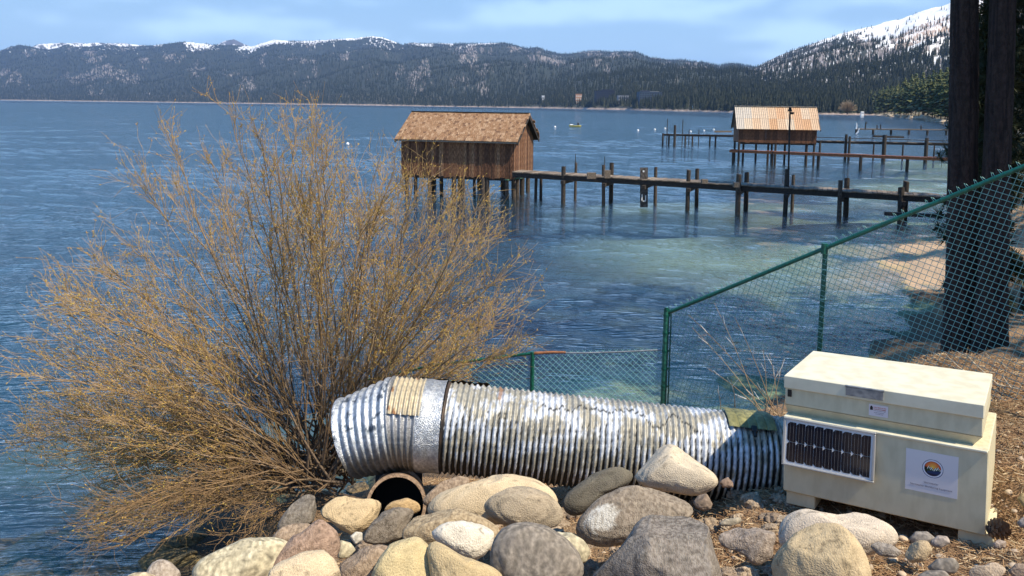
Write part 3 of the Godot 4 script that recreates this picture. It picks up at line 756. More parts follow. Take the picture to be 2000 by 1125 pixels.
func build_drain() -> void:
	var root := thing("drain_pipe", "rusty clay coloured drain mouth half buried among rocks under the pipe", "drain pipe", Vector3.ZERO)
	var C := at(774, 987, 7.1)
	var dir := Vector3(0.12, 0.42, 1).normalized()
	var b := MB.new()
	pipe_shell(b, C - dir * 1.2, C, func(_z: float) -> float: return 0.28, 8, -PI, PI, 60, func(z: float, a: float, _r: float) -> Color: return Color(0.30, 0.205, 0.14) * (1.0 + 0.5 * nz.get_noise_2d(z * 50, a * 20)))
	pipe_shell(b, C - dir * 1.2, C, func(_z: float) -> float: return 0.25, 8, PI, -PI, 60, func(_z: float, _a: float, _r: float) -> Color: return Color(0.03, 0.022, 0.018))
	var x := dir.cross(Vector3.UP).normalized()
	var y := x.cross(dir)
	b.col = Color(0.36, 0.25, 0.165)
	for k in 60:
		var a := TAU * k / 60; var e := TAU * (k + 1) / 60
		var pa := -x * sin(a) + y * cos(a); var pe := -x * sin(e) + y * cos(e)
		b.quad(C + pa * 0.25, C + pa * 0.28, C + pe * 0.28, C + pe * 0.25)
	put("pipe_wall", b.mesh(), mat(Color(1, 1, 1), 0.95, 0, T.patch, Vector3(2, 2, 2), T.rough, 1.0, true), root)
	b = MB.new()
	b.box(Transform3D(Basis(x, y, dir), C - dir * 1.15), Vector3(0.5, 0.5, 0.02))
	put("blocked_end", b.mesh(), M.black, root)

# ---------------------------------------------------------------- the steel cabinet with the solar panel
func sticker_image() -> ImageTexture:
	var im := Image.create(192, 176, false, Image.FORMAT_RGB8)
	im.fill(Color(0.86, 0.85, 0.86))
	var c := Vector2(100, 68)
	for y in 176:
		for x in 192:
			var q := Vector2(x, y) - c
			var r := q.length()
			if r < 39.0:
				var col := Color(0.84, 0.84, 0.88)
				if r > 36.5: col = Color(0.35, 0.4, 0.5)
				elif r > 31.0: col = Color(0.88, 0.88, 0.92)
				else:
					var g := clampf((q - Vector2(0, -8)).length() / 30.0, 0, 1)
					col = Color(0.98, 0.80, 0.32).lerp(Color(0.83, 0.28, 0.18), g)
					var peak := -1.0 + 7.0 * sin(q.x * 0.21 + 1.0) * 0.6 + 3.0 * sin(q.x * 0.55)
					if q.y > peak - 3: col = Color(0.9, 0.92, 0.9) if sin(q.x * 0.9 + q.y * 0.5) > -0.1 else Color(0.16, 0.32, 0.2)
					if q.y > peak + 7: col = Color(0.10, 0.24, 0.12)
					if q.y > 9.0 + q.x * -0.12: col = Color(0.06, 0.20, 0.38)
					if q.y > 20: col = Color(0.03, 0.08, 0.22)
					if q.x < -20 and q.y > -6: col = Color(0.05, 0.12, 0.06)
					if r > 29.5: col = col.darkened(0.6)
				im.set_pixel(x, y, col)
	return ImageTexture.create_from_image(im)
func label_image() -> ImageTexture:
	var im := Image.create(96, 64, false, Image.FORMAT_RGB8)
	im.fill(Color(0.85, 0.82, 0.84))
	im.fill_rect(Rect2i(6, 14, 14, 18), Color(0.12, 0.1, 0.12))
	im.fill_rect(Rect2i(9, 9, 8, 8), Color(0.12, 0.1, 0.12))
	var r2 := RandomNumberGenerator.new(); r2.seed = 5
	for row in [[24, 12, 86, 6, 0.75, 0.45, 0.42], [24, 22, 88, 6, 0.68, 0.40, 0.38], [24, 32, 84, 3, 0.45, 0.42, 0.46], [26, 42, 74, 3, 0.5, 0.48, 0.52], [34, 50, 70, 3, 0.5, 0.48, 0.52]]:
		var x: int = row[0]
		while x < row[2]:
			var w := r2.randi_range(2, 5)
			im.fill_rect(Rect2i(x, row[1], w, row[3]), Color(row[4], row[5], row[6]))
			x += w + r2.randi_range(1, 3)
	return ImageTexture.create_from_image(im)

func flat_plate(b: MB, c: Vector3, w: float, h: float, t: float) -> void: # a thin plate facing +z, its picture on the front
	var l := c + Vector3(-w / 2, -h / 2, t)
	b.quad(l, l + Vector3(w, 0, 0), l + Vector3(w, h, 0), l + Vector3(0, h, 0), [Vector2(0, 1), Vector2(1, 1), Vector2(1, 0), Vector2(0, 0)])
	b.quad(c + Vector3(-w / 2, h / 2, 0), l + Vector3(0, h, 0), l + Vector3(w, h, 0), c + Vector3(w / 2, h / 2, 0))
	b.quad(c + Vector3(w / 2, h / 2, 0), l + Vector3(w, h, 0), l + Vector3(w, 0, 0), c + Vector3(w / 2, -h / 2, 0))

func build_cabinet() -> void:
	var root := thing("equipment_cabinet", "cream steel equipment cabinet with solar panel on the stony bank", "cabinet", Vector3(3.302, 2.30, -6.68))
	root.basis = Basis.from_euler(Vector3(-0.035, -0.589, 0.045), EULER_ORDER_YXZ)
	# local frame: x along the front, y up, z out of the front; the lid top is at 1.13
	var top := 1.135
	var I := Basis.IDENTITY
	var b := MB.new()
	b.box(Transform3D(I, Vector3(0, top - 0.055, 0)), Vector3(1.5, 0.11, 1.02), 0.006)
	var lid := put("lid", b.mesh(), M.lid, root)
	b = MB.new()
	b.box(Transform3D(I, Vector3(-0.10, top - 0.052, 0.515)), Vector3(0.29, 0.072, 0.012), 0.003)
	b.box(Transform3D(I, Vector3(-0.10, top - 0.008, 0.513)), Vector3(0.30, 0.012, 0.024), 0.002)
	put("lock_plate", b.mesh(), M.galv, lid)
	b = MB.new()
	for k in 2:
		b.tube(line(Vector3(-0.5 + k, top - 0.10, -0.515), Vector3(-0.3 + k, top - 0.10, -0.515)), 0.011, 0.011, 8)
	put("hinge", b.mesh(), M.galv, lid)
	b = MB.new()
	b.box(Transform3D(I, Vector3(0, top - 0.185, -0.01)), Vector3(1.485, 0.148, 0.995), 0.005)
	var ub := put("upper_body", b.mesh(), M.cream, root)
	b = MB.new() # undercut skirt narrowing downwards
	var y1 := top - 0.26; var y2 := top - 0.345
	var q := [Vector3(-0.742, y1, 0.487), Vector3(0.742, y1, 0.487), Vector3(0.742, y1, -0.507), Vector3(-0.742, y1, -0.507)]
	var w := [Vector3(-0.735, y2, 0.43), Vector3(0.685, y2, 0.43), Vector3(0.685, y2, -0.49), Vector3(-0.735, y2, -0.49)]
	for k in 4: b.quad(w[k], w[(k + 1) % 4], q[(k + 1) % 4], q[k])
	put("undercut_skirt", b.mesh(), M.cream, ub)
	b = MB.new()
	b.box(Transform3D(I, Vector3(-0.705, top - 0.155, 0.489)), Vector3(0.034, 0.062, 0.012), 0.002)
	put("vent_slot", b.mesh(), M.black, ub)
	b = MB.new()
	flat_plate(b, Vector3(0.005, top - 0.185, 0.4885), 0.145, 0.095, 0.0015)
	var lm := mat(Color(1, 1, 1), 0.5); lm.albedo_texture = label_image()
	put("small_label", b.mesh(), lm, ub)
	b = MB.new()
	b.box(Transform3D(I, Vector3(0.025, 0.4525, -0.01)), Vector3(1.53, 0.675, 1.04), 0.008)
	var body := put("lower_body", b.mesh(), M.cream, root)
	b = MB.new()
	b.box(Transform3D(I, Vector3(0.02, 0.775, 0.513)), Vector3(1.525, 0.022, 0.022), 0.005)
	put("rim", b.mesh(), M.lid, body)
	for k in 2:
		b = MB.new()
		b.box(Transform3D(I, Vector3(-0.60 + 1.32 * k, 0.055, 0.0)), Vector3(0.24, 0.13, 0.95), 0.006)
		put("skid", b.mesh(), M.cream, root)
	# solar panel, tipped back so that its lower edge stands out
	var panel := Node3D.new(); panel.name = "solar_panel"; root.add_child(panel)
	panel.position = Vector3(-0.37, 0.575, 0.545)
	panel.rotation.x = -0.13
	var pw := 0.735; var ph := 0.405
	b = MB.new()
	b.box(Transform3D(I, Vector3(0, 0, 0)), Vector3(pw - 0.03, ph - 0.03, 0.022))
	put("backing_sheet", b.mesh(), M.backing, panel)
	b = MB.new()
	for s in [-1.0, 1.0]:
		b.box(Transform3D(I, Vector3(0, s * (ph / 2 - 0.007), 0.002)), Vector3(pw, 0.014, 0.042), 0.003)
		b.box(Transform3D(I, Vector3(s * (pw / 2 - 0.009), 0, 0.0015)), Vector3(0.018, ph - 0.037, 0.040), 0.003)
	put("frame", b.mesh(), M.alu, panel)
	var cell := MB.new()
	var cw := 0.0722; var ch := 0.167; var cut := 0.019
	var oct := [Vector3(-cw / 2 + cut, -ch / 2, 0), Vector3(cw / 2 - 0.003, -ch / 2, 0), Vector3(cw / 2, -ch / 2 + 0.003, 0), Vector3(cw / 2, ch / 2 - 0.003, 0), Vector3(cw / 2 - 0.003, ch / 2, 0), Vector3(-cw / 2 + cut, ch / 2, 0), Vector3(-cw / 2, ch / 2 - cut, 0), Vector3(-cw / 2, -ch / 2 + cut, 0)]
	for k in range(1, 7): cell.tri(oct[0], oct[k], oct[k + 1])
	var cm := cell.mesh()
	var wires := MB.new()
	for cx in 9:
		for cy in 2:
			var o := put("solar_cell", cm, M.cell, panel)
			o.position = Vector3(-0.2965 + cx * 0.0742, -0.0845 + cy * 0.169, 0.0125)
		for wx in [-0.014, 0.014]:
			wires.box(Transform3D(I, Vector3(-0.2965 + cx * 0.0742 + wx, 0, 0.0132)), Vector3(0.0012, 0.335, 0.0008))
	put("busbar_wires", wires.mesh(), mat(lin(0.22, 0.22, 0.23), 0.5), panel)
	b = MB.new()
	b.box(Transform3D(I, Vector3(0, -ph / 2 + 0.02, -0.035)), Vector3(pw - 0.06, 0.03, 0.05), 0.003)
	b.box(Transform3D(I, Vector3(0, ph / 2 - 0.03, -0.020)), Vector3(pw - 0.06, 0.03, 0.02), 0.003)
	put("bracket", b.mesh(), M.cream, panel)
	# round lake emblem on a white notice
	b = MB.new()
	var sc := Vector3(0.405, 0.525, 0.5102)
	flat_plate(b, sc, 0.37, 0.335, 0.0015)
	var sm := mat(Color(1, 1, 1), 0.55); sm.albedo_texture = sticker_image()
	var st := put("notice", b.mesh(), sm, body)
	var ink := mat(lin(0.12, 0.11, 0.16), 0.7)
	for row in [["Stormwater", -0.083, 0.030], ["Stormwater Monitoring Equipment", -0.114, 0.0285]]:
		var tm := TextMesh.new()
		var fnt := SystemFont.new(); fnt.font_names = PackedStringArray(["Droid Sans"])
		tm.font = fnt; tm.text = row[0]; tm.font_size = 32; tm.pixel_size = row[2] / 48.0; tm.depth = 0.0006
		var tx := put("lettering", tm, ink, st)
		tx.position = sc + Vector3(0.0, row[1], 0.0022)

# ---------------------------------------------------------------- chain link fences
func chain_link(b: MB, O: Vector3, e1: Vector3, e2: Vector3, outline: PackedVector2Array, pitch: float, r: float) -> void:
	var lo := Vector2(1e9, 1e9); var hi := Vector2(-1e9, -1e9)
	for q in outline:
		lo = lo.min(q); hi = hi.max(q)
	var nn := e1.cross(e2)
	var diag := pitch * sqrt(2.0)
	var span := (hi - lo).length() * 1.5
	for fam in 2:
		var dir := Vector2(1, 1).normalized() if fam == 0 else Vector2(1, -1).normalized()
		var k := int((lo.x - (hi.y - lo.y) - 1.0) / diag)
		while k * diag < hi.x + (hi.y - lo.y) + 1.0:
			var p0 := Vector2(k * diag, 0)
			for seg in Geometry2D.intersect_polyline_with_polygon(PackedVector2Array([p0 - dir * span, p0 + dir * span]), outline):
				var pts := PackedVector3Array()
				for s in [seg[0], seg[-1]]:
					pts.append(O + e1 * s.x + e2 * s.y + nn * (0.0025 if fam else -0.0025))
				b.tube(pts, r, r, 4, false)
			k += 1

func build_fences() -> void:
	var P0 := at(1302, 612, 9.6)
	var P1 := at(2000, 325, 7.6)
	var P2 := P0 + (P1 - P0) * 1.35
	var root := thing("chain_link_fence", "tall green chain link fence with a top rail climbing to the right", "fence")
	var b := MB.new()
	b.tube(line(P0, P2), 0.024, 0.024, 10)
	put("top_rail", b.mesh(), M.fence_green, root)
	var base0 := at(1299, 830, 9.6)
	b = MB.new()
	b.tube(line(Vector3(P0.x, base0.y - 0.3, P0.z), Vector3(P0.x, P0.y + 0.05, P0.z)), 0.036, 0.036, 14)
	var post := put("corner_post", b.mesh(), M.post_green, root)
	b = MB.new()
	b.tube(PackedVector3Array([P0 + Vector3(0, 0.045, 0), P0 + Vector3(0, 0.062, 0), P0 + Vector3(0, 0.074, 0)]), 0.041, 0.018, 14)
	put("post_cap", b.mesh(), M.fence_green, post)
	for k in 5:
		b = MB.new()
		var y := P0.y - 0.02 - k * 0.225
		b.tube(line(Vector3(P0.x, y - 0.014, P0.z), Vector3(P0.x, y + 0.014, P0.z)), 0.042, 0.042, 14)
		b.box(Transform3D(Basis.IDENTITY, Vector3(P0.x + 0.05, y, P0.z)), Vector3(0.03, 0.022, 0.012))
		put("band", b.mesh(), M.fence_green, post)
	b = MB.new()
	var fl := Vector3(P1.x - P0.x, 0, P1.z - P0.z).normalized()
	b.tube(line(P0 + fl * 0.06 + Vector3(0, 0.0, 0), Vector3(P0.x, base0.y - 0.1, P0.z) + fl * 0.06), 0.009, 0.009, 6)
	put("tension_bar", b.mesh(), M.fence_green, post)
	# line posts
	for t in [0.512, 1.08]:
		var q: Vector3 = P0 + (P1 - P0) * t
		b = MB.new()
		b.tube(line(Vector3(q.x, q.y - 2.6, q.z - 0.03), Vector3(q.x, q.y - 0.02, q.z - 0.03)), 0.027, 0.027, 12)
		var lp := put("line_post", b.mesh(), M.fence_green, root)
		b = MB.new()
		b.tube(line(q + Vector3(-0.02, -0.07, -0.015), q + Vector3(-0.02, 0.045, -0.015)), 0.036, 0.033, 12)
		put("rail_sleeve", b.mesh(), M.fence_green, lp)
		for k in 5:
			b = MB.new()
			var y: float = q.y - 0.25 - k * 0.33
			b.tube(line(Vector3(q.x, y, q.z - 0.03), Vector3(q.x, y + 0.012, q.z - 0.03)), 0.033, 0.033, 10)
			put("wire_tie", b.mesh(), M.wire, lp)
	var e1 := (P2 - P0).normalized()
	var e2 := (Vector3.UP - e1 * e1.y).normalized()
	var L := P0.distance_to(P2)
	var sl := e1.y / e2.y # how the vertical of the post runs in the plane
	var out := PackedVector2Array([Vector2(0.06, 0.02), Vector2(L, 0.02), Vector2(L, -2.3), Vector2(L * 0.72, -2.25)])
	var h0 := 1.5
	var dwn := Vector2(-e1.y * h0 + 0.06, -e2.y * h0)
	out.append(Vector2(dwn.x + 0.9, dwn.y - 0.05)); out.append(dwn)
	b = MB.new()
	chain_link(b, P0, e1, e2, out, 0.056, 0.0029)
	var k := 0
	while k * 0.0396 * 2 < L: # twisted wire ends along the rail
		var s := P0 + e1 * (0.08 + k * 0.0792) + e2 * 0.015
		var tip := e2 * 0.055 + e1 * rng.randf_range(-0.02, 0.012)
		b.tube(PackedVector3Array([s - e1 * 0.012, s + tip]), 0.0036, 0.0028, 4, false)
		b.tube(PackedVector3Array([s + e1 * 0.012, s + tip * 0.8 + e1 * 0.008]), 0.0036, 0.0028, 4, false)
		k += 1
	var me := put("wire_mesh", b.mesh(), M.wire, root)
	me.set_meta("kind", "stuff")
	for j in 14:
		b = MB.new()
		var s2 := P0 + e1 * (0.3 + j * 0.30)
		b.tube(line(s2 - e1 * 0.004, s2 + e1 * 0.004), 0.0275, 0.0275, 10)
		put("rail_tie", b.mesh(), M.fence_green, root)
	# the low run that drops to the lake behind the pipe
	var r2 := thing("low_chain_link_fence", "low sagging chain link fence between the corner post and the bush", "fence")
	var A := at(1292, 683, 9.62); var B := at(1040, 690, 9.75); var C := at(850, 713, 10.0); var D := at(690, 748, 10.3)
	b = MB.new()
	b.tube(PackedVector3Array([A, A.lerp(B, 0.3) + Vector3(0, -0.012, 0), A.lerp(B, 0.6) + Vector3(0, -0.014, 0), A.lerp(B, 0.8)]), 0.008, 0.008, 6)
	put("tension_cable", b.mesh(), M.galv, r2)
	b = MB.new()
	b.tube(PackedVector3Array([A.lerp(B, 0.74), A.lerp(B, 0.85) + Vector3(0, 0.006, 0), B]), 0.016, 0.02, 8)
	put("rusty_rail", b.mesh(), M.rust, r2)
	b = MB.new()
	b.tube(PackedVector3Array([B, C, D]), 0.019, 0.019, 8)
	put("green_rail", b.mesh(), M.fence_green, r2)
	for q in [[B, 1.3], [D, 1.2]]:
		b = MB.new()
		b.tube(line(q[0] + Vector3(0, 0.02, 0), q[0] - Vector3(0, q[1], 0)), 0.026, 0.026, 10)
		put("line_post", b.mesh(), M.fence_green, r2)
	var wm := MB.new()
	for seg in [[A, B], [B, C], [C, D]]:
		var f1: Vector3 = (seg[1] - seg[0]).normalized()
		var f2 := (Vector3.UP - f1 * f1.y).normalized()
		var ll: float = seg[0].distance_to(seg[1])
		chain_link(wm, seg[0], f1, f2, PackedVector2Array([Vector2(0, 0.02), Vector2(ll, 0.02), Vector2(ll, -1.15), Vector2(0, -1.15)]), 0.056, 0.0027)
	var m2 := put("wire_mesh", wm.mesh(), M.wire, r2)
	m2.set_meta("kind", "stuff")

# ---------------------------------------------------------------- the bare willow
func bez(a: Vector3, b: Vector3, c: Vector3, t: float) -> Vector3:
	return a.lerp(b, t).lerp(b.lerp(c, t), t)

func build_willow() -> void:
	var base := at(640, 925, 9.4)
	var root := thing("willow_bush", "large leafless golden willow bush growing at the water's edge", "bush")
	var sil := [[1000, 700], [1022, 640], [1035, 570], [1010, 500], [965, 410], [900, 385], [840, 300], [775, 285], [735, 290], [640, 235], [590, 195], [520, 178], [430, 215], [305, 235], [215, 430], [110, 520], [90, 600], [45, 680], [15, 800], [20, 860], [60, 930], [150, 1010], [240, 1060]]
	var twigs := MB.new()
	var buds := []
	var bcol := []
	var n := 166
	for s in n:
		var f := (s + rng.randf()) / 118.0 * (sil.size() - 1.001) if s < 118 else rng.randf_range(14.0, 21.9)
		var k := int(f)
		var tx := lerpf(sil[k][0], sil[k + 1][0], f - k)
		var ty := lerpf(sil[k][1], sil[k + 1][1], f - k)
		var reach := rng.randf_range(0.62, 0.97)
		if s % 3 == 0: reach = rng.randf_range(0.90, 1.0)
		var dist := 9.4 + rng.randf_range(-1.3, 1.6) * (1.0 if ty < 850 else 0.5)
		var tip := at(lerpf(640.0, tx, reach), lerpf(900.0, ty, reach), dist)
		if s >= 150:
			tip = at(rng.randf_range(190, 560), rng.randf_range(960, 1085), rng.randf_range(7.4, 8.9))
			tip.y = maxf(tip.y, ground_y_cached(tip.x, -tip.z) + 0.12)
		tip.y = maxf(tip.y, 0.15)
		var st := base + Vector3(rng.randf_range(-0.45, 0.35), rng.randf_range(-0.15, 0.1), rng.randf_range(-0.4, 0.4))
		var L := st.distance_to(tip)
		var mid := st.lerp(tip, 0.42) + Vector3(rng.randf_range(-0.12, 0.12) * L, L * rng.randf_range(0.06, 0.16), rng.randf_range(-0.08, 0.08) * L)
		var pts := PackedVector3Array()
		for j in 12:
			var q := bez(st, mid, tip, j / 11.0)
			q += Vector3(nz.get_noise_2d(s * 31.0, j * 12.0), nz.get_noise_2d(s * 31.0 + 9, j * 12.0), nz.get_noise_2d(s * 31.0 + 19, j * 12.0)) * 0.07
			pts.append(q)
		var stem := MB.new()
		var th := rng.randf_range(0.009, 0.019)
		var c0 := Color(0.07, 0.052, 0.04).lerp(Color(0.16, 0.12, 0.09), rng.randf())
		var c1 := Color(0.30, 0.19, 0.09)
		stem.tube(pts, th, 0.003, 5, false, c0, c1)
		put("stem", stem.mesh(), M.twig, root)
		var nb := int(9 + L * 3.9)
		for bI in nb:
			var t := pow(rng.randf(), 0.75) * 0.83 + 0.15
			var o := bez(st, mid, tip, t)
			var fi := t * 11.0
			o = pts[int(fi)].lerp(pts[mini(int(fi) + 1, 11)], fi - int(fi))
			var tang := (bez(st, mid, tip, minf(t + 0.05, 1)) - bez(st, mid, tip, t - 0.05)).normalized()
			var side := Vector3(rng.randfn(), rng.randfn() * 0.7 + 0.25, rng.randfn()).normalized()
			var dir := (tang + side * rng.randf_range(0.35, 0.85)).normalized()
			var bl := rng.randf_range(0.30, 0.95) * (1.15 - t * 0.55)
			var bp := PackedVector3Array([o])
			var cur := o
			var dd := dir
			for j in 4:
				dd = (dd + Vector3(rng.randfn(), rng.randfn() * 0.7 + 0.35, rng.randfn()) * 0.16).normalized()
				cur += dd * bl / 4.0
				bp.append(cur)
			var bc := Color(0.19, 0.14, 0.095).lerp(Color(0.40, 0.27, 0.13), rng.randf())
			if s >= 150: bc = Color(0.12, 0.085, 0.055).lerp(Color(0.24, 0.15, 0.08), rng.randf())
			if rng.randf() < 0.3 and s < 150: bc = Color(0.33, 0.27, 0.22)
			twigs.tube(bp, 0.0044, 0.0019, 3, false, bc, Color(0.38, 0.23, 0.08) if s < 150 else Color(0.27, 0.17, 0.08))
			var nt := rng.randi_range(3, 7)
			for tI in nt:
				var f2 := rng.randf_range(0.15, 1.0) * 3.99
				var o2 := bp[int(f2)].lerp(bp[int(f2) + 1], f2 - int(f2))
				var d2 := (dir + Vector3(rng.randfn(), rng.randfn() + 0.2, rng.randfn()) * 0.55).normalized()
				var tl := rng.randf_range(0.10, 0.36)
				var e2 := o2 + d2 * tl * 0.5 + Vector3(rng.randfn(), rng.randfn(), rng.randfn()) * 0.015
				var e3 := o2 + d2 * tl + Vector3(rng.randfn(), rng.randfn() + 0.5, rng.randfn()) * 0.03
				twigs.tube(PackedVector3Array([o2, e2, e3]), 0.0024, 0.0013, 3, false, bc, Color(0.42, 0.26, 0.08) if s < 150 else Color(0.28, 0.18, 0.08))
				if t > 0.35 and (s < 150 or tI == 0):
					for q in rng.randi_range(1, 4):
						var w := rng.randf()
						var pos := o2.lerp(e2, w * 2) if w < 0.5 else e2.lerp(e3, w * 2 - 1)
						var sc := rng.randf_range(0.7, 1.5)
						var ax := (d2 + Vector3(rng.randfn(), rng.randfn(), rng.randfn()) * 0.5).normalized()
						var xx := ax.cross(Vector3(0.3, 0.2, 0.9)).normalized()
						buds.append(Transform3D(Basis(xx * sc, ax * sc, xx.cross(ax) * sc), pos))
						bcol.append(Color(0.42, 0.34, 0.07).lerp(Color(0.50, 0.28, 0.06), rng.randf()))
	var tw := put("twigs", twigs.mesh(), M.twig, root)
	tw.set_meta("kind", "stuff")
	var bm := MB.new()
	for k in 4:
		var a := TAU * k / 4; var e := TAU * (k + 1) / 4
		var p := Vector3(cos(a) * 0.0042, 0.008, sin(a) * 0.0042); var q := Vector3(cos(e) * 0.0042, 0.008, sin(e) * 0.0042)
		bm.tri(q, p, Vector3(0, 0.024, 0)); bm.tri(p, q, Vector3.ZERO)
	scatter("buds", bm.mesh(), M.twig, buds, bcol, root)

# ---------------------------------------------------------------- boathouses and piers
var unit: ArrayMesh
func bar(called: String, parent: Node3D, a: Vector3, b: Vector3, w: float, h: float, m: Material, up := Vector3.UP) -> MeshInstance3D:
	var o := put(called, unit, m, parent)
	var x := (b - a)
	var z := x.cross(up).normalized()
	var y := z.cross(x).normalized()
	o.transform = Transform3D(Basis(x, y * h, z * w), (a + b) * 0.5)
	return o
func pile_mesh(r: float, sd: int) -> ArrayMesh:
	var b := MB.new()
	var pts := PackedVector3Array()
	var r2 := RandomNumberGenerator.new(); r2.seed = sd
	for k in 6: pts.append(Vector3(r2.randf_range(-0.06, 0.06) * r, k / 5.0, r2.randf_range(-0.06, 0.06) * r))
	b.tube(pts, r, r * 0.93, 9)
	return b.mesh()
var pile_meshes := []
func pile(parent: Node3D, foot: Vector3, top: Vector3, r: float, m: Material, called := "pile") -> MeshInstance3D:
	var o := put(called, pile_meshes[rng.randi() % 3], m, parent)
	var f := foot - Vector3(0, 2.5, 0)
	var k := r / 0.13
	var yv := top - f
	o.transform = Transform3D(Basis(Vector3(k, 0, 0), yv, Vector3(0, 0, k)).rotated(Vector3.UP, 0), f)
	return o

func build_near_boathouse() -> void:
	var root := thing("boathouse", "weathered brown plank boathouse with shingle roof standing on piles in the lake", "boathouse", Vector3(-2.85, 0, -52.80), deg_to_rad(-15))
	var L := 7.35; var W := 5.2
	var base := 1.26; var eave := 3.62; var ridge := 5.14
	# vertical wall boards, each its own
	var nb := 44
	for s in [-1.0, 1.0]:
		for k in nb:
			var w := L / nb
			var lowr := rng.randf_range(-0.09, 0.05)
			var hb := eave - base - lowr
			var x := -L / 2 + (k + 0.5) * w
			var z: float = s * (W / 2 + rng.randf_range(-0.012, 0.02))
			bar("board", root, Vector3(x, base + lowr, z), Vector3(x, base + lowr + hb, z), 0.03, w * 0.93, M.board[rng.randi() % 5], Vector3(1, 0, 0))
	var ng := 32
	for s in [-1.0, 1.0]:
		for k in ng:
			var w := W / ng
			var z := -W / 2 + (k + 0.5) * w
			var hgt := lerpf(eave, ridge - 0.05, 1.0 - absf(z) / (W / 2)) - 0.05
			var lowr := rng.randf_range(-0.08, 0.05)
			var x: float = s * (L / 2 + rng.randf_range(-0.012, 0.025))
			bar("board", root, Vector3(x, base + lowr, z), Vector3(x, hgt, z), w * 0.93, 0.03, M.board[(rng.randi() % 5)], Vector3(1, 0, 0))
	# inside darkness comes from real inner floor and frame
	bar("floor", root, Vector3(-L / 2 + 0.1, base + 0.1, 0), Vector3(L / 2 - 0.1, base + 0.1, 0), W - 0.2, 0.08, M.dark_wood)
	for s in [-1.0, 1.0]:
		bar("sill_beam", root, Vector3(-L / 2, base + 0.12, s * (W / 2 - 0.1)), Vector3(L / 2, base + 0.12, s * (W / 2 - 0.1)), 0.15, 0.2, M.dark_wood)
		bar("top_plate", root, Vector3(-L / 2, eave - 0.12, s * (W / 2 - 0.1)), Vector3(L / 2, eave - 0.12, s * (W / 2 - 0.1)), 0.12, 0.16, M.dark_wood)
	# roof: deck boards under courses of split shingles
	var oh := 0.30; var og := 0.34
	var run := W / 2 + oh
	var slope := (ridge - eave) / (W / 2)
	var y_e := eave - oh * slope + 0.06
	var roof := Node3D.new(); roof.name = "roof"; root.add_child(roof)
	for s in [-1.0, 1.0]:
		var a := Vector3(0, ridge + 0.04, 0); var e := Vector3(0, y_e, s * run)
		var mid := (a + e) * 0.5
		var dirz := (e - a).normalized()
		var o := put("roof_deck", unit, M.dark_wood, roof)
		var nrm := Vector3(1, 0, 0).cross(dirz).normalized()
		o.transform = Transform3D(Basis(Vector3(L + og * 2, 0, 0), nrm * 0.05, dirz * a.distance_to(e)), mid)
		var sh := MB.new()
		var courses := 15
		var len_s := a.distance_to(e)
		var upn := Vector3(0, absf(dirz.z), s * absf(dirz.y)).normalized()
		for c in courses:
			var x := -L / 2 - og - 0.02
			while x < L / 2 + og:
				var w := rng.randf_range(0.09, 0.2)
				var t := (c + 0.5) / courses
				var cen := a + dirz * (len_s * t + rng.randf_range(-0.02, 0.02)) + upn * (0.05 + rng.randf_range(0, 0.012))
				var g := rng.randf()
				sh.col = Color(0.44, 0.255, 0.14).lerp(Color(0.74, 0.53, 0.35), g * g) if g < 0.88 else Color(0.28, 0.16, 0.095)
				var bb := Basis(Vector3(1, 0, 0), upn, Vector3(1, 0, 0).cross(upn)).rotated(Vector3(1, 0, 0), 0.10 * s)
				sh.box(Transform3D(bb, cen + Vector3(x + w / 2 - cen.x, 0, 0)), Vector3(w - 0.014, 0.045, len_s / courses * 1.25))
				x += w
		var so := put("shingles", sh.mesh(), M.shingle, roof)
		so.set_meta("kind", "stuff")
		for gx in [-1.0, 1.0]:
			bar("barge_board", roof, a + Vector3(gx * (L / 2 + og), -0.1, 0), e + Vector3(gx * (L / 2 + og), -0.1, 0), 0.05, 0.2, M.dark_wood)
		bar("eave_board", roof, e + Vector3(-L / 2 - og, -0.03, 0), e + Vector3(L / 2 + og, -0.03, 0), 0.03, 0.1, M.grey_wood[2])
	bar("ridge_cap", roof, Vector3(-L / 2 - og, ridge + 0.13, 0), Vector3(L / 2 + og, ridge + 0.13, 0), 0.24, 0.05, M.dark_wood)
	for q in [[-3.4, 2.5], [-2.9, 2.2], [-1.75, 2.5], [-1.3, 1.7], [-0.2, 2.5], [0.35, 2.5], [1.0, 1.9], [1.75, 2.5], [1.95, 2.45], [3.35, 2.5], [3.45, 1.3], [3.4, 0.4], [3.45, -0.6], [3.4, -2.4], [-3.3, -2.4], [-1.5, -2.4], [0.0, -2.4], [1.6, -2.4], [-2.5, 0.2], [-0.6, -0.5], [0.9, 0.0], [2.3, -0.4]]:
		pile(root, Vector3(q[0], 0, q[1]), Vector3(q[0] + rng.randf_range(-0.08, 0.08), base + 0.05, q[1]), rng.randf_range(0.10, 0.17), M.pile[rng.randi() % 2])
	for z in [2.45, 0.8, -0.8, -2.4]:
		bar("cross_beam", root, Vector3(-L / 2, base - 0.08, z), Vector3(L / 2, base - 0.08, z), 0.16, 0.16, M.dark_wood)
	bar("green_ledge", root, Vector3(L / 2 - 0.4, base - 0.08, W / 2 + 0.1), Vector3(L / 2 + 0.25, base - 0.02, W / 2 - 1.2), 0.25, 0.07, mat(lin(0.05, 0.12, 0.08), 0.9))

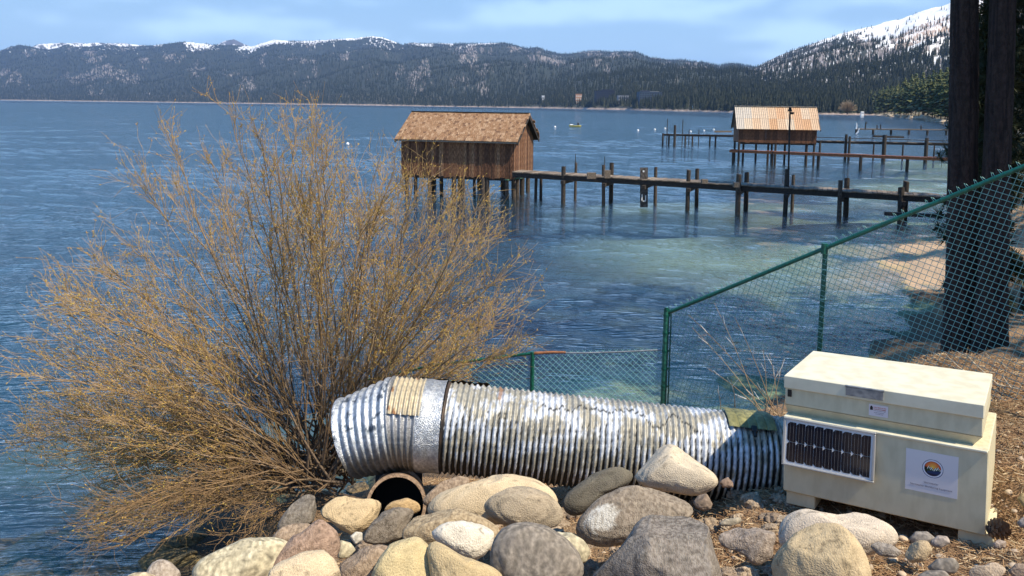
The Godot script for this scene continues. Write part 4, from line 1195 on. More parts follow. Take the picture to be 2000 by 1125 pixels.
func pier_deck(root: Node3D, A: Vector3, B: Vector3, width: float, plank: float, mats: Array, beam: Material, thick := 0.06, beam_h := 0.28) -> void:
	var d := (B - A); var L := d.length(); d /= L
	var side := d.cross(Vector3.UP).normalized()
	var n := int(L / plank)
	for k in n:
		var c := A + d * ((k + 0.5) * L / n) + Vector3(0, rng.randf_range(-0.012, 0.02), 0)
		var ov := rng.randf_range(0.0, 0.1)
		bar("plank", root, c - side * (width / 2 + ov), c + side * (width / 2 + 0.08 - ov), L / n * 0.9, thick, mats[rng.randi() % mats.size()])
	for s in [-1.0, 1.0]:
		bar("stringer", root, A + side * s * (width / 2 - 0.1) - Vector3(0, beam_h / 2 + thick * 0.6, 0), B + side * s * (width / 2 - 0.1) - Vector3(0, beam_h / 2 + thick * 0.6, 0), 0.12, beam_h, beam)

func build_near_pier() -> void:
	var root := thing("wooden_pier", "long weathered grey wooden pier on piles leading from shore to the boathouse", "pier")
	var A0 := on_water(1100, 397.5); var B0 := on_water(1765, 437)
	var d := (B0 - A0).normalized()
	var side := Vector3(-d.z, 0, d.x)
	if side.z > 0: side = -side # away from the lens
	var width := 1.5
	var A := A0 - d * 3.3; var B := B0 + d * 5.2
	var y0 := at(1100, 342, -A0.z).y; var y1 := at(1765, 381, -B0.z).y
	var sl := (y1 - y0) / A0.distance_to(B0)
	var Ad := A + side * width / 2 + Vector3(0, y0 - sl * 3.3, 0); var Bd := B + side * width / 2 + Vector3(0, y1 + sl * 5.2, 0)
	pier_deck(root, Ad, Bd, width, 0.24, M.grey_wood, M.dark_wood)
	for q in [[1101, 325, 1100, 397, 0.14, 0], [1179, 322, 1180, 401, 0.11, 1], [1345, 332, 1343, 411, 0.13, 0], [1443, 340, 1442, 418, 0.15, 1], [1538, 330, 1533, 421, 0.13, 0], [1642, 352, 1640, 430, 0.12, 1], [1761, 366, 1762, 436, 0.17, 0]]:
		var w := on_water(q[2], q[3])
		pile(root, w, at(q[0], q[1], -w.z), q[4], M.pile[q[5]])
	for q in [[1125, 318, 1123, 391, 0.09, 1], [1195, 318, 1193, 396, 0.14, 0], [1281, 327, 1280, 399, 0.11, 1], [1362, 330, 1361, 405, 0.12, 0], [1459, 337, 1457, 411, 0.14, 0], [1550, 342, 1547, 413, 0.10, 1], [1655, 348, 1653, 423, 0.15, 0], [1770, 354, 1768, 430, 0.16, 0], [1047, 345, 1046, 390, 0.1, 0], [1057, 345, 1056, 388, 0.1, 0]]:
		var w := on_water(q[2], q[3])
		pile(root, w, at(q[0], q[1], -w.z), q[4], M.pile[q[5]])
	for q in [1100, 1180, 1257, 1344, 1442, 1534, 1641, 1762]:
		var t := (at(q, 400, 45).x - A0.x * 1.0)
		var w := on_water(q, lerpf(397.5, 437, (q - 1100.0) / 665.0))
		var yy := lerpf(y0, y1, (q - 1100.0) / 665.0) - 0.42
		bar("cap_beam", root, w + Vector3(0, yy, 0) - side * 0.3, w + Vector3(0, yy, 0) + side * (width + 0.3), 0.2, 0.2, M.dark_wood)
	# wide grey fender board with white stencil marks
	var fw := on_water(1257, 405)
	var fb := bar("fender_board", root, fw + Vector3(0, 0.02, 0.12), at(1257, 327, -fw.z) + Vector3(0, 0, 0.12), 0.08, 0.44, mat(lin(0.13, 0.12, 0.12), 0.9, 0, T.wood, Vector3(1, 0.3, 1)), Vector3(1, 0, 0))
	var wm := mat(lin(0.6, 0.62, 0.65), 0.8)
	for q in [[1253, 385, 0.06, 0.36], [1260, 386, 0.05, 0.3], [1257, 392, 0.16, 0.06], [1256, 334, 0.09, 0.1]]:
		var c := at(q[0], q[1], -fw.z - 0.1) + Vector3(0, 0, 0.18)
		var o := put("white_mark", unit, wm, root)
		o.transform = Transform3D(Basis.from_scale(Vector3(q[2], q[3], 0.012)), c)
	# short stubs and a box on the deck
	for q in [[1155, 343, 0.5, 0.35], [1186, 340, 0.35, 0.45], [1376, 354, 0.32, 0.22], [1438, 361, 0.3, 0.25]]:
		var w := at(q[0], q[1], 46.5 - (q[0] - 1100) * 0.0103)
		var o := put("cleat_block", unit, M.grey_wood[1], root)
		o.transform = Transform3D(Basis.from_scale(Vector3(q[2], q[3], 0.3)), w)
	# lower landing timber near the shore
	var lw := on_water(1700, 432)
	bar("landing_timber", root, at(1727, 417, 39.5), at(1880, 424, 38.3), 0.3, 0.16, M.dark_wood)
	# two slender rods on the piles
	for q in [[1124, 300, 318, 47.9], [1181, 306, 322, 46.2]]:
		var b := MB.new()
		b.tube(line(at(q[0], q[2], q[3]), at(q[0], q[1], q[3])), 0.025, 0.018, 6)
		put("rod", b.mesh(), M.pile[0], root)
	var lampw := on_water(1533, 421)
	var lp := thing("lamp_pole", "tall thin dark pole with a small lamp head rising from the near pier", "pole")
	var b2 := MB.new()
	b2.tube(line(at(1537, 372, -lampw.z) + Vector3(0.0, 0, 0.16), at(1541, 216, -lampw.z) + Vector3(0, 0, 0.16)), 0.055, 0.042, 10)
	put("shaft", b2.mesh(), M.dark_wood, lp)
	b2 = MB.new()
	var hd := at(1541, 214, -lampw.z) + Vector3(0, 0, 0.16)
	b2.tube(PackedVector3Array([hd - Vector3(0, 0.1, 0), hd, hd + Vector3(0, 0.12, 0)]), 0.12, 0.06, 10)
	b2.box(Transform3D(Basis.IDENTITY, at(1544, 221, -lampw.z) + Vector3(0, 0, 0.16)), Vector3(0.2, 0.12, 0.16), 0.01)
	put("lamp_head", b2.mesh(), M.dark_wood, lp)

func build_far_boathouse() -> void:
	var FL := on_water(1440, 321)
	var yaw := deg_to_rad(-9)
	var L := 7.7; var W := 4.6
	var root := thing("metal_roof_boathouse", "dark wooden boathouse on piles with a rusty corrugated metal roof", "boathouse", Vector3(FL.x, 0, FL.z) + Basis(Vector3.UP, yaw) * Vector3(L / 2, 0, -W / 2), yaw)
	var base := 2.3; var eave := 3.95; var ridge := 5.95
	for s in [-1.0, 1.0]:
		for k in 34:
			var w := L / 34
			var x := -L / 2 + (k + 0.5) * w
			bar("board", root, Vector3(x, base + rng.randf_range(-0.06, 0.03), s * W / 2), Vector3(x, eave, s * W / 2), 0.03, w * 0.94, M.board[[2, 2, 0, 4][rng.randi() % 4]], Vector3(1, 0, 0))
		for k in 18:
			var w := W / 18
			var z := -W / 2 + (k + 0.5) * w
			bar("board", root, Vector3(s * L / 2, base + rng.randf_range(-0.06, 0.03), z), Vector3(s * L / 2, lerpf(eave, ridge, 1.0 - absf(z) / (W / 2)) - 0.06, z), w * 0.94, 0.03, M.board[rng.randi() % 5], Vector3(1, 0, 0))
	bar("floor", root, Vector3(-L / 2 + 0.1, base + 0.05, 0), Vector3(L / 2 - 0.1, base + 0.05, 0), W - 0.2, 0.1, M.dark_wood)
	# corrugated sheets: two rows of ten on each slope
	var oh := 0.35
	var slope := (ridge - eave) / (W / 2)
	var tints := [[0.50, 0.46, 0.41], [0.56, 0.40, 0.27], [0.55, 0.34, 0.20], [0.56, 0.44, 0.33], [0.52, 0.31, 0.17], [0.57, 0.47, 0.36]]
	var mats := []
	for t in tints: mats.append(mat(lin(t[0], t[1], t[2]), 0.6, 0.15, T.patch, Vector3(1.2, 0.5, 1.2)))
	for s in [-1.0, 1.0]:
		for row in 2:
			for k in 10:
				var b := MB.new()
				var w := (L + 0.6) / 10
				var x0 := -L / 2 - 0.3 + k * w
				var ra: float = row * 0.5; var rb := ra + 0.54
				var segs := 18
				var pa := PackedVector3Array(); var pb := PackedVector3Array()
				for q in segs + 1:
					var x := x0 + w * 1.02 * q / segs
					var lift := 0.022 * sin(TAU * q / segs * 4.5) + 0.03 + (0.02 if row == 0 else 0.0) + 0.004 * (k % 2)
					var za := (W / 2 + oh) * ra; var zb := minf((W / 2 + oh) * rb, W / 2 + oh)
					pa.append(Vector3(x, ridge - za * slope + lift, s * za)); pb.append(Vector3(x, ridge - zb * slope + lift, s * zb))
				for q in segs:
					if s > 0: b.quad(pb[q], pb[q + 1], pa[q + 1], pa[q])
					else: b.quad(pa[q], pa[q + 1], pb[q + 1], pb[q])
				var pick: int = [0, 0, 3, 3, 1, 2, 1, 2, 3, 1][k] if row == 0 else [0, 5, 1, 3, 4, 1, 5, 2, 4, 1][k]
				put("roof_sheet", b.mesh(), mats[pick], root)
	bar("ridge_cap", root, Vector3(-L / 2 - 0.32, ridge + 0.07, 0), Vector3(L / 2 + 0.32, ridge + 0.07, 0), 0.3, 0.05, mats[0])
	for gx in [-1.0, 1.0]:
		for s in [-1.0, 1.0]:
			bar("barge_board", root, Vector3(gx * (L / 2 + 0.28), ridge - 0.06, 0), Vector3(gx * (L / 2 + 0.28), eave - oh * slope - 0.06, s * (W / 2 + oh)), 0.05, 0.18, M.dark_wood)
	for q in [[-3.75, 2.2], [-3.1, 0.5], [-0.8, 2.0], [-0.1, 2.2], [1.2, 0.0], [3.0, 2.1], [3.7, 2.2], [3.75, -2.1], [-3.7, -2.1], [0.2, -2.1], [-1.6, -1.0]]:
		pile(root, Vector3(q[0], 0, q[1]), Vector3(q[0], base, q[1]), 0.12, M.pile[0])
	for z in [2.1, -2.1]:
		bar("cross_beam", root, Vector3(-L / 2, base - 0.1, z), Vector3(L / 2, base - 0.1, z), 0.15, 0.18, M.dark_wood)

func simple_pier(called: String, label: String, A: Vector3, B: Vector3, y: float, width: float, mats: Array, beam: Material, posts: Array, group := "") -> Node3D:
	var root := thing(called, label, "pier", Vector3.ZERO, 0, group)
	pier_deck(root, A + Vector3(0, y, 0), B + Vector3(0, y, 0), width, 0.5, mats, beam, 0.08, 0.2)
	for p in posts: # x pixel of foot, y pixel of foot, top height, radius
		var w := on_water(p[0], p[1])
		pile(root, w, Vector3(w.x, p[2], w.z), p[3], M.pile[0])
	return root

func build_far_piers() -> void:
	var A := on_water(1431, 320); var B := on_water(1775, 336)
	var d := (B - A).normalized()
	simple_pier("rust_pier", "low rust brown walkway in front of the metal roofed boathouse", A - d * 0.3, B + d * 6.0, 1.45, 0.9, [M.rust_deck], M.rust, [[1431, 320, 1.4, 0.13], [1508, 324, 1.4, 0.12], [1597, 328, 1.4, 0.14], [1680, 332, 1.4, 0.16], [1771, 335, 1.4, 0.16], [1860, 340, 1.4, 0.14]])
	var C := on_water(1594, 311); var D := on_water(1880, 318)
	var rp := simple_pier("railed_pier", "dark pier with tall posts behind the rust brown walkway", C, D, 2.15, 1.2, [M.dark_wood, M.grey_wood[1]], M.dark_wood, [[1600, 312, 2.2, 0.13], [1650, 314, 3.0, 0.16], [1657, 314.5, 2.8, 0.14], [1725, 315, 3.0, 0.24], [1807, 317, 2.75, 0.22], [1705, 312, 2.1, 0.1], [1762, 313, 2.1, 0.1], [1823, 314, 2.1, 0.1]])
	bar("hand_rail", rp, at(1594, 268, 91), at(1880, 276, 89), 0.07, 0.07, M.dark_wood)
	bar("bench", rp, at(1706, 266, 92), at(1764, 268, 92), 0.5, 0.22, M.dark_wood)
	var E := on_water(1293, 284); var F := on_water(1434, 287)
	var lp := simple_pier("outer_pier", "short dark pier with thin posts reaching out left of the metal roofed boathouse", E, F, 1.75, 1.4, [M.dark_wood], M.dark_wood, [[1294, 285, 1.9, 0.15], [1306, 284, 1.7, 0.15], [1317, 286, 3.2, 0.2], [1338, 284, 1.7, 0.13], [1352, 284, 1.7, 0.13], [1386, 286, 1.7, 0.13], [1397, 286, 1.7, 0.15], [1302, 283, 4.0, 0.06], [1332, 283, 4.0, 0.07], [1364, 283, 2.4, 0.07], [1345, 283, 2.4, 0.07]])
	bar("bench", lp, at(1396, 257, 118), at(1428, 257, 118), 0.5, 0.25, M.grey_wood[1])
	var G := on_water(1672, 261.5); var H := on_water(1900, 264)
	var fp := simple_pier("distant_pier", "farthest thin pale pier near the wooded right shore", G, H, 1.3, 1.5, [M.grey_wood[2]], M.grey_wood[1], [[1672, 261, 1.3, 0.3], [1705, 261.5, 1.3, 0.3], [1740, 262, 1.3, 0.3], [1775, 262, 1.3, 0.3], [1811, 262.5, 1.3, 0.3], [1848, 263, 1.3, 0.3]])
	var posts := [[1713, 252, 244, "first short dark mooring post on the far pier"], [1720, 252, 243, "second short dark mooring post on the far pier, the right one of the pair"], [1690, 253, 239, "dark bent davit post near the outer end of the far pier"], [1799, 253, 245, "lone thin post on the right part of the far pier"]]
	for q in posts:
		var b := MB.new()
		b.tube(line(at(q[0], q[1], 197), at(q[0] + (1.0 if q[0] == 1690 else 0.0), q[2], 197)), 0.16, 0.14, 8)
		if q[0] == 1690: b.tube(line(at(1691, 239, 197), at(1694, 241, 197)), 0.14, 0.1, 8)
		tag(put("mooring_post", b.mesh(), M.pile[0]), q[3], "post")
	var b2 := MB.new()
	var s := at(1672, 252, 198)
	b2.tube(PackedVector3Array([s, s + Vector3(0.1, 0.8, 0), s + Vector3(0.0, 1.5, 0)]), 0.22, 0.1, 8)
	b2.tube(PackedVector3Array([s + Vector3(0, -1.3, 0), s + Vector3(0.5, -0.6, 0.2), s + Vector3(0.7, 0.1, 0.1)]), 0.15, 0.2, 8)
	tag(put("white_marker", b2.mesh(), M.white), "white marker bundle at the outer tip of the far pier", "marker")

func build_lake_things() -> void:
	var n := 0
	for q in [[679, 282, 3.2, "white round mooring buoy behind the bush, left of the boathouse"], [1084, 248, 2.1, "white buoy just right of the boathouse roof, left of the small boat"], [1246, 255, 2.2, "white buoy alone on the lake left of the short dark pier"], [1279, 253, 2.0, "white buoy close to the left tip of the short dark pier"], [1299, 251, 2.0, "white buoy behind the thin posts at the tip of the short dark pier"], [1349, 257, 2.0, "white buoy behind the middle of the short dark pier"], [1375, 255, 1.9, "white buoy behind the short dark pier, left of its bench"], [1394, 253, 1.8, "white buoy behind the left end of the bench on the short dark pier"]]:
		var w := on_water(q[0], q[1] + 1.5)
		var r: float = q[2] * -w.z / FP
		var b := MB.new()
		var pts := PackedVector3Array()
		var root := thing("buoy", q[3], "buoy", w, 0, "white mooring buoys on the lake")
		var sp := SphereMesh.new(); sp.radius = r; sp.height = r * 2; sp.radial_segments = 20; sp.rings = 12
		var o := put("float", sp, M.white, root)
		o.position.y = r * 0.7
		b.tube(line(Vector3(0, r * 1.6, 0), Vector3(0, r * 2.1, 0)), r * 0.2, r * 0.15, 8)
		put("ring", b.mesh(), M.galv, root)
	var w := on_water(1123, 248)
	var boat := thing("small_boat", "small yellow and white open boat with a dark outboard on the open lake", "boat", w, 0.15)
	var p := PackedVector3Array(); var c := PackedColorArray()
	for r in 7:
		var a := lerpf(-PI / 2, PI / 2, r / 6.0)
		for k in 15:
			var t := lerpf(-1, 1, k / 14.0)
			var wd := 0.62 * (1.0 - pow(maxf(t, 0.0) if t > 0 else absf(t) * 0.75, 2.5))
			p.append(Vector3(t * -1.75, 0.5 - cos(a) * 0.55 + 0.18 * t * t * (1.0 if t > 0 else 0.3), sin(a) * -wd))
			c.append(Color(0.62, 0.52, 0.16) if r < 6 else Color(0.8, 0.8, 0.78))
	put("hull", sheet(p, c, 7, 15), M.vc, boat)
	var b := MB.new()
	b.box(Transform3D(Basis.IDENTITY, Vector3(-1.1, 0.62, 0)), Vector3(0.9, 0.3, 0.9), 0.08)
	put("bow_cover", b.mesh(), M.white, boat)
	b = MB.new()
	b.box(Transform3D(Basis.IDENTITY, Vector3(0.9, 0.85, 0)), Vector3(0.45, 0.75, 0.4), 0.08)
	b.box(Transform3D(Basis.IDENTITY, Vector3(1.0, 0.3, 0)), Vector3(0.18, 0.9, 0.18), 0.03)
	put("outboard", b.mesh(), M.black, boat)

# ---------------------------------------------------------------- far buildings
func far_block(called: String, label: String, px0: float, px1: float, y_top: float, y_bot: float, d: float, deep: float, c: Array, rows: int, cols: int, wc: Array, extra := []) -> void:
	var a := at(px0, y_bot, d); var b := at(px1, y_bot, d)
	var h := at(px0, y_top, d).y - a.y
	var w := a.distance_to(b)
	var root := thing(called, label, "building", (a + b) * 0.5 - Vector3(0, 6, deep / 2))
	h += 6
	var m := MB.new()
	m.box(Transform3D(Basis.IDENTITY, Vector3(0, h / 2, 0)), Vector3(w, h, deep))
	put("walls", m.mesh(), mat(lin(c[0], c[1], c[2]), 0.8), root)
	m = MB.new()
	m.box(Transform3D(Basis.IDENTITY, Vector3(0, h + 0.6, 0)), Vector3(w + 1.0, 1.2, deep + 1))
	put("parapet", m.mesh(), mat(lin(c[0] * 0.7, c[1] * 0.7, c[2] * 0.7), 0.8), root)
	var gm := mat(lin(wc[0], wc[1], wc[2]), 0.5)
	for r in rows:
		m = MB.new()
		for k in cols:
			var cw := w / cols
			m.box(Transform3D(Basis.IDENTITY, Vector3(-w / 2 + (k + 0.5) * cw, (r + 0.6) * h / (rows + 0.3), deep / 2)), Vector3(cw * 0.72, h / rows * 0.5, 0.5))
		put("window_row", m.mesh(), gm, root)
	for e in extra:
		m = MB.new()
		m.box(Transform3D(Basis.IDENTITY, Vector3(e[0] * w, h + e[2] / 2.0, 0)), Vector3(e[1] * w, e[2], deep * 0.7))
		put("penthouse", m.mesh(), mat(lin(e[3], e[4], e[5]), 0.8), root)

func cottage(label: String, px: float, py: float, d: float, w: float, h: float, wall: Array, roof: Array) -> void:
	var c := at(px, py, d)
	var root := thing("lake_house", label, "house", c)
	var m := MB.new()
	m.box(Transform3D(Basis.IDENTITY, Vector3(0, h / 2 - 2, 0)), Vector3(w, h + 4, w * 0.7))
	put("walls", m.mesh(), mat(lin(wall[0], wall[1], wall[2]), 0.8), root)
	m = MB.new()
	var a := w * 0.56; var z := w * 0.42; var y := h; var t := h + w * 0.25
	m.quad(Vector3(-a, y, z), Vector3(a, y, z), Vector3(a, t, 0), Vector3(-a, t, 0))
	m.quad(Vector3(a, y, -z), Vector3(-a, y, -z), Vector3(-a, t, 0), Vector3(a, t, 0))
	m.tri(Vector3(a, y, z), Vector3(a, y, -z), Vector3(a, t, 0)); m.tri(Vector3(-a, y, -z), Vector3(-a, y, z), Vector3(-a, t, 0))
	m.quad(Vector3(-a, y, -z), Vector3(a, y, -z), Vector3(a, y, z), Vector3(-a, y, z))
	put("roof", m.mesh(), mat(lin(roof[0], roof[1], roof[2]), 0.8), root)
	for k in 3:
		m = MB.new()
		m.box(Transform3D(Basis.IDENTITY, Vector3((k - 1) * w * 0.3, h * 0.55, w * 0.35)), Vector3(w * 0.16, h * 0.4, 0.2))
		put("window", m.mesh(), M.black, root)

func build_far_buildings() -> void:
	far_block("hotel_tower", "dark blue glass hotel tower among trees on the far shore, left of two", 1163, 1200, 178, 211, 2290, 40, [0.014, 0.02, 0.04], 9, 8, [0.008, 0.012, 0.026], [[0.15, 0.6, 5.0, 0.012, 0.018, 0.035]])
	far_block("hotel_tower", "grey blue hotel tower with pale roof on the far shore, right of two", 1248, 1292, 180, 212, 1960, 40, [0.05, 0.075, 0.11], 9, 9, [0.02, 0.03, 0.05], [[-0.2, 0.35, 4.0, 0.04, 0.05, 0.08], [0.2, 0.4, 2.0, 0.3, 0.32, 0.35]])
	far_block("low_hotel", "low pale grey building between the two far hotel towers", 1207, 1232, 187, 211, 2150, 30, [0.25, 0.26, 0.28], 4, 8, [0.06, 0.07, 0.1])
	far_block("orange_building", "small orange and white block on the far shore", 1124, 1136, 184, 210, 2490, 20, [0.48, 0.25, 0.14], 5, 3, [0.6, 0.5, 0.42])
	far_block("white_tower", "narrow white building on the far shore, leftmost of the far buildings", 1058, 1063, 187, 209, 2810, 12, [0.7, 0.7, 0.7], 4, 2, [0.3, 0.3, 0.32])
	cottage("white lake house with pale green roof above the metal roofed boathouse", 1525, 213, 1320, 20, 5, [0.7, 0.72, 0.66], [0.30, 0.40, 0.30])
	cottage("small white lake house right of the green roofed one", 1577, 213, 1291, 10, 4, [0.65, 0.62, 0.56], [0.4, 0.38, 0.34])
	cottage("white house far left of the metal roofed boathouse at the tree line", 1357, 214.5, 1607, 13, 4, [0.7, 0.7, 0.68], [0.5, 0.5, 0.5])
	cottage("brown roofed lake house at the sandy shore left of the bare tree", 1622, 218.5, 1267, 20, 4, [0.35, 0.26, 0.2], [0.36, 0.33, 0.31])
	cottage("tiny white hut on the shore right of the bare brown tree", 1684, 223, 948, 3.2, 2.2, [0.75, 0.75, 0.75], [0.6, 0.6, 0.6])

# ---------------------------------------------------------------- wooded right shore, half a kilometre off
func shore_conifer(sd: int) -> Array:
	var r2 := RandomNumberGenerator.new(); r2.seed = sd
	var b := MB.new()
	var rows := 15
	for k in rows:
		var y := 0.12 + 0.86 * k / rows
		var rr := (0.27 * (1.0 - pow(float(k) / rows, 1.5)) + 0.02) * r2.randf_range(0.75, 1.15)
		var n := 11
		for s in n:
			var a := TAU * (s + r2.randf()) / n
			var rad := rr * r2.randf_range(0.6, 1.15)
			var o := Vector3(cos(a), 0, sin(a))
			var sd2 := Vector3(-sin(a), 0, cos(a)) * rad * 0.42
			var root := Vector3(0, y + 0.03, 0)
			var tip := o * rad + Vector3(0, y - 0.03 + r2.randf_range(-0.02, 0.02), 0)
			var m := o * rad * 0.6 + Vector3(0, y + 0.012, 0)
			b.col = Color(0.030, 0.052, 0.012).lerp(Color(0.10, 0.105, 0.024), r2.randf())
			b.tri(root, m - sd2, m + sd2); b.tri(m - sd2, tip, m + sd2)
	var t := MB.new()
	t.col = Color(0.10, 0.06, 0.04)
	t.tube(line(Vector3(0, -0.08, 0), Vector3(0, 0.9, 0)), 0.016, 0.004, 6)
	return [b.mesh(), t.mesh()]

func build_right_shore() -> void:
	# low wooded point of land
	var line_px := [[1596, 220.0, 1150], [1640, 221.5, 1050], [1700, 224, 900], [1760, 229, 640], [1800, 233.5, 500], [1850, 240, 390], [1900, 247, 300], [2000, 256, 240], [2200, 275, 170]]
	var p := PackedVector3Array(); var c := PackedColorArray()
	var cols := line_px.size() * 8
	for r in 16:
		for k in cols:
			var f := float(k) / (cols - 1) * (line_px.size() - 1.001)
			var i := int(f); var t := f - i
			var w := on_water(lerpf(line_px[i][0], line_px[i + 1][0], t), lerpf(line_px[i][1], line_px[i + 1][1], t))
			var out := Vector3(w.x, 0, w.z).normalized()
			var q := w + (out + Vector3(0.6, 0, 0)).normalized() * (r * r * 2.6 - 3.0)
			var y := -0.6 + r * 0.95 + nz.get_noise_2d(q.x * 1.5, q.z * 1.5) * 1.2 + (3.5 * (float(r) / 15.0) * (float(r) / 15.0))
			p.append(Vector3(q.x, y, q.z))
			c.append(Color(0.46, 0.36, 0.26) if r < 2 else Color(0.10, 0.085, 0.05).lerp(Color(0.16, 0.13, 0.08), rng.randf()))
	structure("wooded_point", sheet(p, c, 16, cols), M.hill)
	var kinds := []
	for k in 3: kinds.append(shore_conifer(31 + k))
	for k in 74:
		var fpx := lerpf(1652.0, 1905.0, pow((k + rng.randf()) / 74.0, 0.9))
		var sy := 0.0; var sd := 0.0
		for i in line_px.size() - 1:
			if fpx >= line_px[i][0] and fpx <= line_px[i + 1][0]:
				sy = lerpf(line_px[i][1], line_px[i + 1][1], (fpx - line_px[i][0]) / (line_px[i + 1][0] - line_px[i][0]))
		var w := on_water(fpx, sy)
		var out := Vector3(w.x, 0, w.z).normalized()
		var back := rng.randf_range(10, 45) if k % 2 == 0 else rng.randf_range(40, 130)
		var q := w + out * back
		var h := (rng.randf_range(15.5, 22) + back * 0.045) * (1.0 + clampf((-w.z - 390.0) / 900.0, 0.0, 0.35)) * clampf((fpx - 1640.0) / 60.0, 0.55, 1.0)
		var o := thing("shore_conifer", "tall green conifer among many on the wooded point of the right shore", "tree", q + Vector3(0, minf(back * 0.11, 8.0), 0), rng.randf() * TAU, "conifers on the wooded point")
		o.scale = Vector3(h * rng.randf_range(0.8, 1.15), h, h * rng.randf_range(0.8, 1.15))
		var kd: Array = kinds[rng.randi() % 3]
		put("crown", kd[0], M.needle, o); put("trunk", kd[1], M.vc, o)
	# bare brown shore tree
	var bt := thing("bare_shore_tree", "rounded bare brown tree on the sandy tip of the right shore", "tree", at(1655, 220, 1000))
	var tw := MB.new()
	for k in 420:
		var dir := Vector3(rng.randfn(), absf(rng.randfn()) * 0.9 + 0.25, rng.randfn()).normalized()
		var L := rng.randf_range(6, 13)
		var e := dir * L * Vector3(0.95, 1.25, 0.95)
		var m := e * 0.5 + Vector3(0, 1.4, 0)
		tw.tube(PackedVector3Array([Vector3(0, 1.0, 0), m, e + Vector3(0, 1, 0)]), 0.35, 0.16, 3, false, Color(0.16, 0.11, 0.07), Color(0.40, 0.29, 0.17))
	put("branches", tw.mesh(), M.twig, bt).set_meta("kind", "stuff")
	tw = MB.new()
	tw.tube(line(Vector3(0, -2, 0), Vector3(0, 2.5, 0)), 0.7, 0.5, 8)
	put("trunk", tw.mesh(), M.pile[1], bt)
	# pale shore boulders
	var xs := [1738, 1752, 1766, 1779, 1790, 1801, 1808, 1816, 1824, 1833, 1842, 1849]
	var words := ["first and smallest from the left", "second from the left", "third from the left", "fourth from the left", "fifth from the left", "sixth from the left, in the bright cluster", "seventh from the left, top of the bright cluster", "eighth from the left, right side of the bright cluster", "ninth from the left", "tenth from the left", "eleventh from the left", "twelfth, nearest to the pine trunk"]
	for k in xs.size():
		var py := poly([[1700, 224], [1760, 229], [1800, 233.5], [1850, 240]], xs[k])
		var w := on_water(xs[k], py + 0.4)
		var sz := rng.randf_range(3.0, 5.5) * -w.z / FP
		if k in [5, 6, 7]: sz *= 1.5
		var rad := PackedFloat32Array()
		for j in 24: rad.append(sz * (1.0 + 0.25 * sin(j * 1.3 + k)) * (1.2 if j % 12 < 3 or j % 12 > 9 else 0.8))
		var o := put("shore_boulder", lump_mesh(rad, Vector3.RIGHT, Vector3.UP, Vector3.BACK, sz, sz, Color(0.50, 0.42, 0.32), 3, 60 + k, 0.3, Vector3.ZERO), M.rock[0])
		o.position = w + Vector3(0, sz * 0.35, 0)
		tag(o, "pale shore boulder, " + words[k], "rock", "boulders along the wooded shore")

# ---------------------------------------------------------------- pines close by
var tuft: ArrayMesh
func pine(label: String, foot: Vector3, height: float, r: float, crown_from: float, crown_r: float, tufts: int, limbs: int, lean := Vector3.ZERO, dens_col := 1.0) -> void:
	var root := thing("pine_tree", label, "tree", foot)
	var p := PackedVector3Array(); var c := PackedColorArray()
	var rows := 90; var cols := 56
	for i in rows:
		var t := pow(float(i) / (rows - 1), 1.4)
		var y := t * height - 0.6
		var rr := r * (1.0 - 0.85 * t) * (1.0 + 0.30 * exp(-maxf(y, 0.0) / 0.5))
		for k in cols:
			var a := TAU * k / (cols - 1)
			var ka := fposmod(a, TAU)
			var n1 := nz.get_noise_3d(cos(ka) * 26.0, y * 7.0, sin(ka) * 26.0 + foot.x)
			var fur := absf(nz2.get_noise_3d(cos(ka) * 40.0, y * 9.0 + foot.x, sin(ka) * 40.0))
			var q := rr * (1.0 + 0.10 * n1 - 0.09 * clampf(1.0 - fur * 7.0, 0, 1))
			p.append(Vector3(cos(-a) * q, y, sin(-a) * q) + lean * t)
			c.append(Color(0.034, 0.022, 0.019).lerp(Color(0.062, 0.038, 0.030), clampf(0.5 + n1, 0, 1)) if fur > 0.08 else Color(0.02, 0.015, 0.013))
	put("trunk", sheet(p, c, rows, cols), M.bark, root)
	var where := []; var cl := []
	var lm := MB.new()
	for k in limbs:
		var f := (k + rng.randf()) / limbs
		var y := lerpf(crown_from, height * 0.97, f)
		var a := rng.randf() * TAU
		var reach := crown_r * (1.0 - pow(f, 1.6) * 0.85) * rng.randf_range(0.65, 1.1)
		var o := Vector3(0, y, 0) + lean * (y / height)
		var e := o + Vector3(cos(a) * reach, reach * rng.randf_range(-0.15, 0.3), sin(a) * reach)
		var m := o.lerp(e, 0.5) + Vector3(0, reach * 0.07, 0)
		lm.tube(PackedVector3Array([o, m, e]), 0.055 * (1.1 - f), 0.015, 5, false, Color(0.12, 0.075, 0.05), Color(0.15, 0.10, 0.06))
		for q in tufts / limbs:
			var w := pow(rng.randf(), 0.7)
			var pos := bez(o, m, e, w) + Vector3(rng.randfn(), rng.randfn() * 0.55, rng.randfn()) * 0.30 * (0.5 + reach * 0.18)
			var s := rng.randf_range(0.7, 1.35)
			where.append(Transform3D(Basis.from_euler(Vector3(rng.randf_range(-0.6, 0.6), rng.randf() * TAU, rng.randf_range(-0.6, 0.6))).scaled(Vector3(s, s, s)), pos))
			cl.append(Color(0.028, 0.05, 0.020).lerp(Color(0.075, 0.085, 0.028), pow(rng.randf(), 1.6)) * dens_col)
	put("limbs", lm.mesh(), M.twig, root).set_meta("kind", "stuff")
	scatter("needles", tuft, M.needle, where, cl, root)

